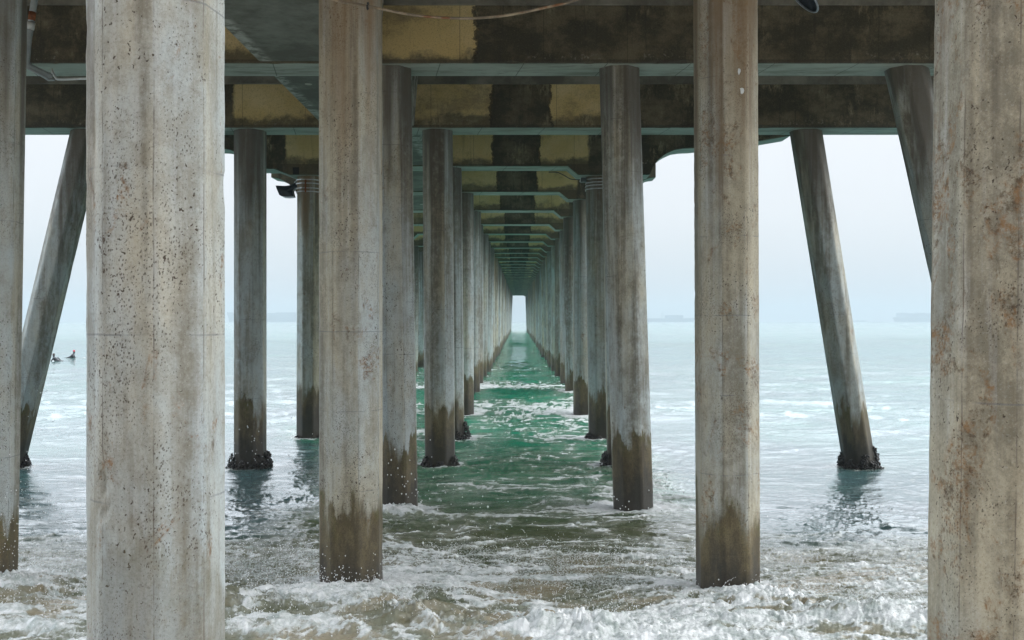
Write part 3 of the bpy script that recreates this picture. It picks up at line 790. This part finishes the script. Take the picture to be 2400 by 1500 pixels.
# ------------------------------------------------------------------ hooded lamps and the small box, strapped to piles
def band_bm(bm, cx, cy, z, tilt, r=0.018):
    a = SECT / 2 + 0.012; c = CH
    pts = [(a, -a + c), (a, a - c), (a - c, a), (-a + c, a), (-a, a - c), (-a, -a + c), (-a + c, -a), (a - c, -a)]
    n = len(pts); h = r
    vo = []
    for (x, y) in pts:
        zz = z + tilt * x
        vo.append([bm.verts.new((cx + x * k, cy + y * k, zz + dz)) for k, dz in ((1, -h), (1.035, -h), (1.035, h), (1, h))])
    for i in range(n):
        j = (i + 1) % n
        for k in range(4):
            bm.faces.new((vo[i][k], vo[j][k], vo[j][(k + 1) % 4], vo[i][(k + 1) % 4]))

def hood_bm(bm, rings, y, sc=1.0, seg=20):
    """rings: (px, py, half width px, tilt of the ring plane) traced side on, given real depth"""
    out_ = []
    for (px, py, r, ang, dep) in rings:
        c = at(px, py, y); R = r / PXF * y
        ring = []
        for k in range(seg):
            a = 2 * math.pi * k / seg
            d = math.cos(a) * R
            g_ = R - rings[0][2] / PXF * y
            ring.append(bm.verts.new((c.x + math.cos(ang) * d + (sc * g_ * .8 * math.sin(a) if sc < 1 else 0), c.y + math.sin(a) * R * dep, c.z - math.sin(ang) * d + (sc * g_ * math.sin(a) if sc < 1 else 0))))
        out_.append(ring)
    for i in range(len(out_) - 1):
        for k in range(seg):
            bm.faces.new((out_[i][k], out_[i][(k + 1) % seg], out_[i + 1][(k + 1) % seg], out_[i + 1][k]))
    bm.faces.new(out_[0][::-1])

yl = (5 + 0.0805) * BAY
lamp = empty('hooded_lamp', at(697, 433, yl)); tag(lamp, 'dark blue hooded lamp on steel straps, jutting left from a pile against the sky', 'lamp')
bm = bmesh.new()
ol = [(697.5, 427.5), (690, 431), (681, 435.5), (671, 437.2), (650, 437), (652, 444), (655.5, 452), (658.5, 459), (664, 462), (674, 463.2), (690, 462), (688, 454), (687.6, 448.5), (691, 444), (698, 439.5)]
dep_ = [.07, .08, .11, .14, .19, .19, .19, .19, .19, .18, .16, .14, .11, .09, .07]
fr_ = []; bk_ = []
for (px, py), dd in zip(ol, dep_):
    p = at(px, py, yl); fr_.append(bm.verts.new((p.x, yl - dd, p.z))); bk_.append(bm.verts.new((p.x, yl + dd, p.z)))
n_ = len(ol)
cf = at(674, 449, yl); vf = bm.verts.new((cf.x, yl - .19, cf.z)); vb = bm.verts.new((cf.x, yl + .19, cf.z))
for k in range(n_):
    a, b = k, (k + 1) % n_
    bm.faces.new((fr_[a], fr_[b], vf)); bm.faces.new((bk_[b], bk_[a], vb)); bm.faces.new((fr_[a], bk_[a], bk_[b], fr_[b]))
part('hood', bm, M['hood'], lamp, bevel=0.006)
bm = bmesh.new(); tube_bm(bm, [at(692, 433, yl), at(701, 431, yl)], [0.075, 0.085], 14); part('socket', bm, M['steel'], lamp, smooth=True)
for py in (424.5, 433, 444, 452):
    bm = bmesh.new(); band_bm(bm, -5.14, yl, at(0, py, yl).z, -0.02, 0.012); part('strap', bm, M['steel'], lamp)
bm = bmesh.new(); p0 = at(714, 421, yl - .32); p1 = at(718, 450, yl - .31); box_bm(bm, p0.x, p1.x, yl - .335, yl - .30, p1.z, p0.z); part('bracket', bm, M['rust'], lamp, bevel=0.004)

jb = empty('junction_box', at(1366, 423, yl)); tag(jb, 'small grey box with a thin cable, strapped to the right-hand pile under the beam', 'electrical box')
bm = bmesh.new(); p0 = at(1360.5, 417.5, yl - .1); p1 = at(1374, 427, yl - .1); box_bm(bm, p0.x, p1.x, yl - .2, yl + .05, p1.z, p0.z); part('case', bm, mat_simple('box_paint', (0.07, 0.09, 0.095), 0.5), jb, bevel=0.008)
bm = bmesh.new(); box_bm(bm, p0.x - .012, p0.x - .001, yl - .19, yl + .04, p1.z + .02, p0.z - .004); part('cover', bm, M['steel'], jb)
for py in (422, 430, 437, 445):
    bm = bmesh.new(); band_bm(bm, 1.97, yl, at(0, py, yl).z, 0.03, 0.012); part('strap', bm, M['steel'], jb)
bm = bmesh.new(); tube_bm(bm, smooth_path([at(1286, 403.5, yl + .36), at(1306, 404, yl + .36), at(1322, 411, yl + .3), at(1336, 419, yl + .1), at(1348, 421, yl - .05), at(1360, 421, yl - .08)], 5), 0.011, 8); part('cable', bm, M['black'], jb, smooth=True)

yh = 13.6
lamp2 = empty('hooded_lamp', at(1900, -60, yh)); tag(lamp2, 'dark hood tip with a pale rim, hanging before the black part of the beam', 'lamp')
bm = bmesh.new()
hood_bm(bm, [(1925, -70, 8, rad(60), 1), (1915, -55, 14, rad(60), 1), (1902, -35, 24, rad(56), 1), (1890, -18, 38, rad(50), .95), (1884, -8, 46, rad(46), .9), (1882, -6, 44, rad(46), .88)], yh)
part('hood', bm, M['hood'], lamp2, smooth=True)
bm = bmesh.new(); c = at(1883, -7, yh); R = 46 / PXF * yh
tube_bm(bm, [Vector((c.x + math.cos(rad(46)) * math.cos(a) * R, c.y + math.sin(a) * R * .9, c.z - math.sin(rad(46)) * math.cos(a) * R)) for a in np.linspace(0, 2 * math.pi, 33)[:-1]], 0.014, 6, True)
part('rim', bm, mat_simple('worn_rim', (0.30, 0.34, 0.40), 0.4), lamp2, smooth=True)
bm = bmesh.new(); tube_bm(bm, [at(1925, -70, yh), at(1940, -95, yh + .3), Vector((at(1940, -95, yh).x, 3 * BAY - .03, BOT + 0.95))], 0.03, 10); part('arm', bm, M['steel'], lamp2, smooth=True)
for (fx, fy) in ((0, 0),):
    pass

# ------------------------------------------------------------------ the sea
def grid_axes():
    ys = list(np.arange(1.5, 7.9, 0.16)); y = 7.9
    while y < 2750:
        ys.append(y)
        y += max(0.019, y * y / (2.55 * 1024) * 0.55)
    ys.append(2750.0)
    ts = np.linspace(-0.56, 0.53, 1360)
    l = -0.56 - np.cumsum(np.geomspace(0.0012, 0.16, 60)); r_ = 0.53 + np.cumsum(np.geomspace(0.0012, 0.16, 60))
    return np.array(ys), np.concatenate([l[::-1], ts, r_])
ys, ts = grid_axes()
Yg, Tg = np.meshgrid(ys, ts, indexing='ij')
Xg = Tg * np.maximum(Yg, 4.0)

inside = sstep(-1.2, 0.8, Xg + 3.2 + 2.6 * sstep(19, 27, Yg)) * (1 - sstep(2.2, 3.6, Xg)) * (1 - sstep(225, 240, Yg))
dyl = np.gradient(ys)[:, None]
def fade(lam):                    # drop waves the grid cannot carry
    return np.clip(1.6 - 3.2 * dyl / lam, 0, 1)
wx = fbm(Xg * 0.12, Yg * 0.12, 3, 31) * 2.2
wy = fbm(Xg * 0.12 + 9, Yg * 0.12, 3, 35) * 2.2
calm_level = np.interp(Yg, [8, 10.2, 12.5, 15.3, 20, 60, 4000], [.30, .27, .14, .07, 0, .42, .42])
H = level(Yg) * inside + calm_level * (1 - inside)
H = H + 0.05 * fbm(Xg * 0.10, Yg * 0.22, 2, 40) * 1.6 * sstep(14, 40, Yg)
H = H + 0.30 * ridged(Xg * 0.018, Yg * 0.055 + 0.3 * fbm(Xg * 0.02, Yg * 0.02, 2, 43), 1, 41) ** 3 * sstep(70, 110, Yg) * (1 - sstep(500, 900, Yg)) * 0.8
H = H + (0.10 - 0.065 * (1 - inside) * (1 - sstep(20, 32, Yg))) * (ridged(Xg * 0.22 + wx, Yg * 0.50 + wy, 2, 44) - 0.45) * fade(3.0) * sstep(10, 16, Yg)
H = H + (0.085 - 0.062 * (1 - inside) * sstep(12, 18, Yg) * (1 - 0.7 * sstep(20, 32, Yg))) * (ridged(Xg * 0.75 + wx * 2, Yg * 1.5 + wy * 2, 3, 48) - 0.45) * fade(1.1) * (0.35 + 0.65 * sstep(9, 14, Yg))
H = H + (0.034 - 0.023 * (1 - inside) * sstep(12, 18, Yg)) * (ridged(Xg * 2.4 + wx * 3, Yg * 4.6 + wy * 3, 3, 52) - 0.45) * fade(0.34)

# ---- foam coverage
def bump1(y, c, wdt): return np.exp(-((y - c) / wdt) ** 2)
ww = fbm(Xg * 0.35 + 3, Yg * 0.5, 3, 60)
lace = ridged(Xg * 0.9 + wx * 2.2 + ww, Yg * 1.9 + wy * 2.2 + ww * 1.5, 4, 61, 0.62)
lace2 = ridged(Xg * 2.6 + ww * 3, Yg * 4.2 + ww * 3, 3, 66, 0.6)
patch = fbm(Xg * 0.20 + 7, Yg * 0.33, 4, 70)
patch2 = fbm(Xg * 0.55 + 7, Yg * 0.95 + wx * .6, 4, 74)
surf = 1 - sstep(9.9, 12.6, Yg + 0.9 * patch2 + 0.5 * np.abs(Xg) * 0.12)
surf2 = 1 - sstep(11.0, 14.2, Yg + 1.1 * patch2)
zone = (0.20 * bump1(Yg, 26.3, 2.0) + 0.33 * bump1(Yg, 30.5, 2.2) + 0.37 * bump1(Yg, 38.5, 2.4) + 0.15 * bump1(Yg, 35, 5) + 0.10 * bump1(Yg, 18.0, 2.6) + 0.10 * bump1(Yg, 52, 6)
        + 0.10 * bump1(Yg, 15.5, 1.5) + 0.06 * bump1(Yg, 22, 5))
zone = zone * (0.25 + 0.75 * inside)
F = (lace - 0.58) * 1.15 + (lace2 - 0.5) * 0.42 + patch * 0.38 + zone + 0.06 + 0.10 * (1 - sstep(19, 24, Yg))
F = np.where(Yg > 60, F - 0.12 * sstep(60, 120, Yg) , F)
smooth_swell = bump1(Yg, 34.8, 1.1) * bump1(Xg, -0.8, 1.8)
F = F - 0.5 * smooth_swell
out_side = (1 - inside) * sstep(12, 16, Yg)
F = F - (0.28 + 0.20 * sstep(24, 32, Yg)) * out_side * (1 - 0.6 * sstep(70, 110, Yg)) + 0.05 * inside * bump1(Yg, 38, 16)
crest = fbm(Xg * 0.42 + 2.2, Yg * 0.85 + ww * .5, 3, 111)
def billow(x, y, oct, seed, gain=0.55):
    r = 0; a = 1.0; t = 0
    for k in range(oct):
        r = r + a * np.abs(noise2(x, y, seed + k)); t += a; a *= gain; x = x * 2.1 + 3.3; y = y * 2.1 - 1.7
    return r / t
lace3 = ridged(Xg * 1.5 + ww * 2 + 0.5 * fbm(Xg * 3, Yg * 3, 2, 190), Yg * 2.4 + ww * 2, 5, 191, 0.7)
bilf = billow(Xg * 1.4, Yg * 2.0, 5, 180, 0.7)
mound = sstep(-0.05, 0.42, crest + 0.35 * patch2 + (9.5 - Yg) * 0.10)
F = F + surf2 * (0.16 + 0.30 * (lace2 - 0.45) + 0.30 * patch2) + surf * (0.10 + 0.30 * patch2 + 0.25 * crest)
F = np.maximum(F, surf * (0.16 + 0.16 * (1 - sstep(8.5, 9.5, Yg + 0.5 * crest)) + 0.34 * mound + 0.50 * (bilf - 0.25) + 0.55 * (lace3 - 0.5)))
# foam collars at the pile feet
for p in PILES:
    if p['n'] <= 9 and p['n'] > 1.5:
        y = (p['n'] + 0.0805) * BAY; xw = p['xw']
        d = np.hypot(Xg - xw, (Yg - y) * 1.0)
        m = (d < 1.6)
        F = F + np.where(m, (0.75 if p['n'] < 4 else 0.5) * np.exp(-((d - 0.36) / (0.34 if p['n'] < 4 else 0.24)) ** 2) * (0.6 + patch2 + lace2 * .3), 0)
F = np.clip(F, -0.3, 1.2)
# ---- whitewater relief
def billow(x, y, oct, seed, gain=0.55):
    r = 0; a = 1.0; t = 0
    for k in range(oct):
        r = r + a * np.abs(noise2(x, y, seed + k)); t += a; a *= gain; x = x * 2.1 + 3.3; y = y * 2.1 - 1.7
    return r / t
wb = fbm(Xg * 2, Yg * 2, 2, 150) * 0.4
bil = billow(Xg * 0.9 + wb, Yg * 1.2 + wb, 5, 80)
bil2 = billow(Xg * 3.2 + wb * 2, Yg * 4.0 + wb, 4, 86, 0.6)
surfh = 1 - sstep(9.3, 11.8, Yg + 0.9 * patch2)
H = H + surfh * (0.075 * mound * (0.2 + 1.8 * bil) + 0.06 * crest + 0.055 * (bil2 - 0.25) * (0.30 + 0.70 * mound))
H = H + surf2 * 0.022 * billow(Xg * 9, Yg * 10, 3, 95) * 2 * sstep(0.2, 0.6, F)
H = H + 0.018 * sstep(0.40, 0.8, F) * (1 - surf) * fade(0.3) * (0.4 + 1.2 * billow(Xg * 6, Yg * 8, 2, 99))
# small pile-up against the piles of the second bent
for (cx_, cy_, a_, s_) in ((-1.5, 9.6, 0.05, 0.45), (2.2, 9.55, 0.09, 0.5), (-1.65, 14.95, 0.10, 0.4), (2.9, 9.0, 0.08, .8), (-0.9, 8.9, 0.14, .5), (0.4, 8.6, .14, .6), (-2.6, 9.2, .16, .5), (-5.0, 9.9, .14, .7)):
    H = H + a_ * np.exp(-(((Xg - cx_) / s_) ** 2 + ((Yg - cy_) / (s_ * .7)) ** 2)) * (0.5 + 1.6 * bil2)
silt = 1 - sstep(13.0, 27.0, Yg + 5 * fbm(Xg * 0.15, Yg * 0.1, 2, 101))
silt = np.clip(silt, 0, 1)
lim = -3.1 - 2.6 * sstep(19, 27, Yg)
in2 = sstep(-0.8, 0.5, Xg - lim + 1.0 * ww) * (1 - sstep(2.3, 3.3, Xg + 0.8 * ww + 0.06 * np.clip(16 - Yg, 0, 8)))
sky_tint = (1 - in2 * (1 - sstep(225, 240, Yg))) * sstep(11.6, 13.6, Yg + 0.8 * patch2) * (0.80 + 0.3 * patch)  # mask of the painted sky reflection: everywhere outside the pier, calmer ripples too
sky_tint = np.clip(sky_tint, 0, 1)

nr, nc = Xg.shape
V = np.stack([Xg, Yg, H], -1).reshape(-1, 3)
i = np.arange(nr - 1)[:, None] * nc; j = np.arange(nc - 1)[None, :]
Q = np.stack([i + j, i + j + 1, i + nc + j + 1, i + nc + j], -1).reshape(-1, 4)
me = np_mesh('water', V, Q, [M['water']], True, attrs={'foam': F, 'silt': silt, 'sky_tint': sky_tint})
tag(link('water', me), kind='structure')
# beach behind the surf, below the camera
bm = bmesh.new()
n_ = 40
rows = []
for yy, zz in ((-40, 2.2), (-10, 1.5), (0, 1.0), (3.0, 0.55), (5.5, 0.1), (9, -0.6), (40, -2.5), (2760, -3.0)):
    rows.append([bm.verts.new((xx, yy, zz)) for xx in (-3000, -60, -10, -4, 0, 4, 10, 60, 3000)])
for a, b in zip(rows[:-1], rows[1:]):
    for k in range(len(a) - 1): bm.faces.new((a[k], a[k + 1], b[k + 1], b[k]))
tag(bm_obj('sand', bm, M['sand']), kind='structure')

# ------------------------------------------------------------------ spray thrown up by the breaking wave
octv = np.array([(1, 0, 0), (-1, 0, 0), (0, 1, 0), (0, -1, 0), (0, 0, 1), (0, 0, -1)], float)
octf = np.array([(0, 2, 4), (2, 1, 4), (1, 3, 4), (3, 0, 4), (2, 0, 5), (1, 2, 5), (3, 1, 5), (0, 3, 5)])
def water_z(x, y):
    yi = np.clip(np.searchsorted(ys, y), 0, nr - 1)
    t = x / np.maximum(y, 4.0); ti = np.clip(np.searchsorted(ts, t), 0, nc - 1)
    return H[yi, ti]
pts = []; rads = []
def add(x, y, z, r):
    pts.append(np.stack([x, y, z], -1)); rads.append(r)
g = RNG
# a: fine droplet field over the back of the wave
n = 15000
x = g.uniform(-6.5, 6.0, n); y = g.uniform(8.6, 12.6, n)
keep = (fbm(x * 0.8, y * 0.9, 3, 120) + 0.25 * (1 - np.abs(y - 10.8) / 2) + 0.12 * np.exp(-((x - 1.5) / 2.2) ** 2)) > g.uniform(0, .5, n)
x, y = x[keep], y[keep]
add(x, y, water_z(x, y) + g.exponential(0.055, len(x)), g.uniform(0.0018, 0.0048, len(x)))
# b: thrown fingers: short ballistic strings of drops
for _ in range(900):
    x0 = g.uniform(-6.2, 5.6); y0 = g.choice([g.normal(11.3, .45), g.normal(9.2, .5)])
    L = g.uniform(0.05, 0.24) * (1.0 if y0 > 10.3 else 1.0); m = int(g.integers(5, 14)); dx = g.normal(0, .06)
    t = np.linspace(0, 1, m) + g.normal(0, .04, m)
    add(x0 + dx * t + g.normal(0, .004, m), y0 + g.normal(0, .02) * t, water_z(np.full(m, x0), np.full(m, y0)) + L * (2 * t - t * t) - .01, g.uniform(0.0025, 0.006, m) * (1.25 - t * .6))
# c: loose bigger drops in the air
for (xc, yc2, zc, sx_, sy_, sz_, m) in ((-5.0, 10.0, .95, .45, .3, .45, 420), (-5.2, 9.4, .6, .8, .3, .25, 600), (-0.8, 10.4, .55, .35, .3, .28, 22), (-1.7, 9.6, .62, .5, .2, .14, 420), (2.1, 9.5, .5, .5, .2, .12, 300),
                                      (-1.9, 14.6, .7, .45, .2, .35, 46), (1.75, 14.6, .42, .6, .3, .28, 34), (-5.0, 19.2, .5, .5, .3, .45, 60), (-8.9, 17.5, .7, .8, .3, .8, 60), (-1.2, 14.6, .5, .5, .3, .25, 30), (0, 13, .4, 2, 1, .2, 120)):
    add(g.normal(xc, sx_, m), g.normal(yc2, sy_, m), np.abs(g.normal(0, sz_, m)) + zc - .3, g.uniform(0.003, 0.009, m) * (1.4 if m < 100 else .75))
# d: clots torn off the foam crests
n = 15000
x = g.uniform(-6.6, 6.2, n); y = g.uniform(8.2, 10.6, n)
yi = np.clip(np.searchsorted(ys, y), 0, nr - 1); ti = np.clip(np.searchsorted(ts, x / y), 0, nc - 1)
keep = mound[yi, ti] * surf[yi, ti] * (0.3 + 1.7 * bil[yi, ti]) > g.uniform(0.25, 1.1, n)
x, y = x[keep], y[keep]
add(x, y, water_z(x, y) + g.exponential(0.025, len(x)), g.uniform(0.002, 0.007, len(x)))
pts = np.concatenate(pts); rads = np.concatenate(rads)
v = (octv[None] * rads[:, None, None] * np.array([1, 1, 1.35])) + pts[:, None]
f = octf[None] + (np.arange(len(pts)) * 6)[:, None, None]
me = np_mesh('sea_spray', v.reshape(-1, 3), f.reshape(-1, 3), [M['foam']], True)
tag(link('sea_spray', me), kind='stuff')

# ------------------------------------------------------------------ two surfers beyond the left piles
def skin_body(name, joints, edges, radii, mat, root):
    me = bpy.data.meshes.new(name); me.from_pydata([tuple(j) for j in joints], edges, [])
    o = link(name, me); sk = o.modifiers.new('skin', 'SKIN')
    lay = me.skin_vertices[0].data if me.skin_vertices else None
    if lay is None:
        bmx = bmesh.new(); bmx.from_mesh(me); bmx.verts.layers.skin.verify(); bmx.to_mesh(me); bmx.free(); lay = me.skin_vertices[0].data
    for k, r in enumerate(radii): lay[k].radius = (r, r); lay[k].use_root = (k == 0)
    ss_ = o.modifiers.new('sub', 'SUBSURF'); ss_.levels = 2; ss_.render_levels = 2
    dg = bpy.context.evaluated_depsgraph_get(); dg.update()
    me2 = bpy.data.meshes.new_from_object(o.evaluated_get(dg))
    bpy.data.objects.remove(o)
    me2.materials.clear(); me2.materials.append(mat)
    for p in me2.polygons: p.use_smooth = True
    return link(name, me2, root)

def ell_bm(bm, c, r, seg=14):
    res = bmesh.ops.create_uvsphere(bm, u_segments=seg, v_segments=10, radius=1.0)
    for v_ in res['verts']: v_.co = Vector((v_.co.x * r[0] + c[0], v_.co.y * r[1] + c[1], v_.co.z * r[2] + c[2]))

def surfer(px, py, yaw, cap, label, blabel, raise_=0.0, arm=False):
    d = (CAM_Z - 0.45) * PXF / (py - VY)
    X = (px - VX) / PXF * d
    root = empty('person', (X, d, 0.40)); root.rotation_euler.z = yaw; root.scale = (0.75,) * 3
    tag(root, label, 'person')
    up = 0.22 + raise_
    J = [(-0.22, 0, .04), (-0.02, 0, .06), (0.12, 0, .12 + up * .3), (0.21, 0, .18 + up * .6), (0.25, 0, .25 + up * .8), (0.27, 0, .33 + up * .9), (0.28, 0, .40 + up * .9),
         (0.21, .18, .16 + up * .5), (0.30, .25, .05 + up * .1), (0.42, .22, .0),
         (0.21, -.18, .16 + up * .5), (0.30, -.25, .05 + up * .1), (0.42, -.22, .0),
         (-0.30, .09, .01), (-0.62, .11, -.02), (-0.95, .10, -.03), (-0.30, -.09, .01), (-0.62, -.11, -.02), (-0.95, -.10, -.03)]
    if arm:
        J[10:13] = [(0.21, -.18, .18 + up * .5), (0.02, -.26, .24 + up * .3), (-0.24, -.24, .04)]
    E = [(0, 1), (1, 2), (2, 3), (3, 4), (4, 5), (5, 6), (3, 7), (7, 8), (8, 9), (3, 10), (10, 11), (11, 12), (0, 13), (13, 14), (14, 15), (0, 16), (16, 17), (17, 18)]
    R = [.13, .15, .17, .16, .075, .10, .085, .07, .05, .035, .07, .05, .035, .09, .065, .045, .09, .065, .045]
    skin_body('wetsuit_body', J, E, R, M['suit'], root)
    hc = (0.28, 0, .41 + up * .9)
    bm = bmesh.new(); ell_bm(bm, hc, (.095, .075, .115)); ell_bm(bm, (hc[0] + .095, 0, hc[2] - .015), (.02, .014, .025), 8)
    for s_ in (-1, 1): ell_bm(bm, (hc[0], s_ * .076, hc[2]), (.02, .012, .03), 8)
    bm_obj('face', bm, M['skin'], root, smooth=True)
    bm = bmesh.new(); ell_bm(bm, (hc[0] - .015, 0, hc[2] + .03), (.105, .09, .11)); bm_obj('cap' if cap else 'hair', bm, M['cap'] if cap else M['hair'], root, smooth=True)
    # board
    b = empty('surfboard', (X, d, 0.37)); b.rotation_euler.z = yaw; tag(b, blabel, 'surfboard')
    bm = bmesh.new(); n = 24; top = []; mid = []; low = []
    for k in range(n):
        a = 2 * math.pi * k / n; xx = math.cos(a); yy = math.sin(a)
        wdt = 0.27 * (1 - 0.12 * xx); x_ = 1.0 * xx - .05; rk = 0.05 * max(0, xx) ** 3
        mid.append(bm.verts.new((x_, yy * wdt, rk))); top.append(bm.verts.new((x_ * .9, yy * wdt * .8, rk + .03))); low.append(bm.verts.new((x_ * .9, yy * wdt * .8, rk - .03)))
    for k in range(n):
        j_ = (k + 1) % n
        bm.faces.new((mid[k], mid[j_], top[j_], top[k])); bm.faces.new((low[k], low[j_], mid[j_], mid[k]))
    bm.faces.new(top); bm.faces.new(low[::-1])
    bm_obj('deck', bm, M['board'], b, smooth=True)
    bm = bmesh.new(); box_bm(bm, -.92, -.80, -.006, .006, -.12, -.01); bm_obj('fin', bm, M['black'], b)
surfer(166, 838, rad(12), True, 'person in a dark wetsuit and red cap, lying on a board with chest raised', 'pale surfboard under the person in the red cap')
surfer(133, 845, rad(172), False, 'bare-headed person in a dark wetsuit paddling beside the raking pile', 'pale surfboard under the bare-headed paddler', -0.08, True)

# ------------------------------------------------------------------ ships on the hazy horizon
def hull_bm(bm, L, B, D, bow=1):
    n = 28; secs = []
    for k in range(n + 1):
        t = k / n; x = (t - .5) * L * bow
        wdt = B / 2 * (1 - max(0, (t - .82) / .18) ** 2.2) * (0.82 + 0.18 * min(1, t / .1))
        wb = wdt * (0.85 - .5 * max(0, (t - .8) / .2)); rake = L * .03 * max(0, (t - .9) / .1) * bow
        sh = D * (1 + .10 * max(0, (t - .85) / .15))
        secs.append([bm.verts.new((x, -wb, -2)), bm.verts.new((x + rake, -max(wdt, .15), sh)), bm.verts.new((x + rake, max(wdt, .15), sh)), bm.verts.new((x, wb, -2))])
    for a, b in zip(secs[:-1], secs[1:]):
        for k in range(3): bm.faces.new((a[k], b[k], b[k + 1], a[k + 1]))
    bm.faces.new(secs[0]); bm.faces.new(secs[-1][::-1])

def ship(px0, px1, dist, hull_h, houses, stacks, label, bow=1, group='ships at anchor in the haze'):
    L = (px1 - px0) / PXF * dist; X = ((px0 + px1) / 2 - VX) / PXF * dist
    root = empty('cargo_ship', (X, dist, 0.4)); tag(root, label, 'ship', group)
    bm = bmesh.new(); hull_bm(bm, L, L * .15, hull_h, bow); bm_obj('hull', bm, M['hull'], root)
    for (a, b, h0, h1, mt, nm) in houses:
        bm = bmesh.new(); box_bm(bm, (a - .5) * L, (b - .5) * L, -L * .055, L * .055, h0, h1); bm_obj(nm, bm, M[mt], root)
    for (a, b, rows_, hh) in stacks:
        m = max(1, int((b - a) * L / 14))
        for k in range(m):
            bm = bmesh.new(); x0_ = ((a + (b - a) * k / m) - .5) * L
            box_bm(bm, x0_ + .5, x0_ + (b - a) * L / m - .5, -L * .06, L * .06, hull_h + .02, hull_h + hh - (k * 7 % 3) * 1.2); bm_obj('container_stack', bm, M['boxes'], root)
ship(2098, 2330, 2350, 9.5, [(.80, .86, 9.5, 26, 'house', 'bridge')], [(.03, .78, 6, 11.5), (.88, .96, 4, 8)], 'boxy container ship, faint blue, just left of the right-hand near pile', -1)
ship(1450, 1624, 2250, 8, [(.30, .38, 8, 21, 'house', 'bridge'), (.58, .60, 8, 20, 'house', 'crane_mast'), (.63, .86, 8, 15, 'boxes', 'deck_cargo')], [], 'ship with a mast and deck cargo, faint between the leaning pile and the rust-spotted pile', 1)
ship(538, 760, 2300, 20, [(.20, .26, 20, 23, 'house', 'bridge'), (.5, .9, 20, 21.5, 'boxes', 'deck_cargo')], [], 'high slab-sided ship, faint behind the free-standing left pile', -1)
ship(1916, 2028, 2500, 3.2, [(.1, .18, 3.2, 7.5, 'house', 'wheelhouse')], [], 'low barge on the horizon crossing behind the raking pile', 1)

# ------------------------------------------------------------------ haze
HAZE = True
if HAZE:
    bm = bmesh.new(); box_bm(bm, -2900, 2900, -45, 2780, -4.2, 42.0)
    mh = bpy.data.materials.new('haze'); mh.use_nodes = True; t = mh.node_tree; t.nodes.clear()
    oo = t.nodes.new('ShaderNodeOutputMaterial'); vol = t.nodes.new('ShaderNodeVolumePrincipled')
    vol.inputs['Color'].default_value = (0.49, 0.555, 0.60, 1); vol.inputs['Density'].default_value = 0.00085
    vol.inputs['Anisotropy'].default_value = 0.0
    t.links.new(vol.outputs[0], oo.inputs['Volume'])
    tag(bm_obj('haze', bm, mh), kind='stuff')
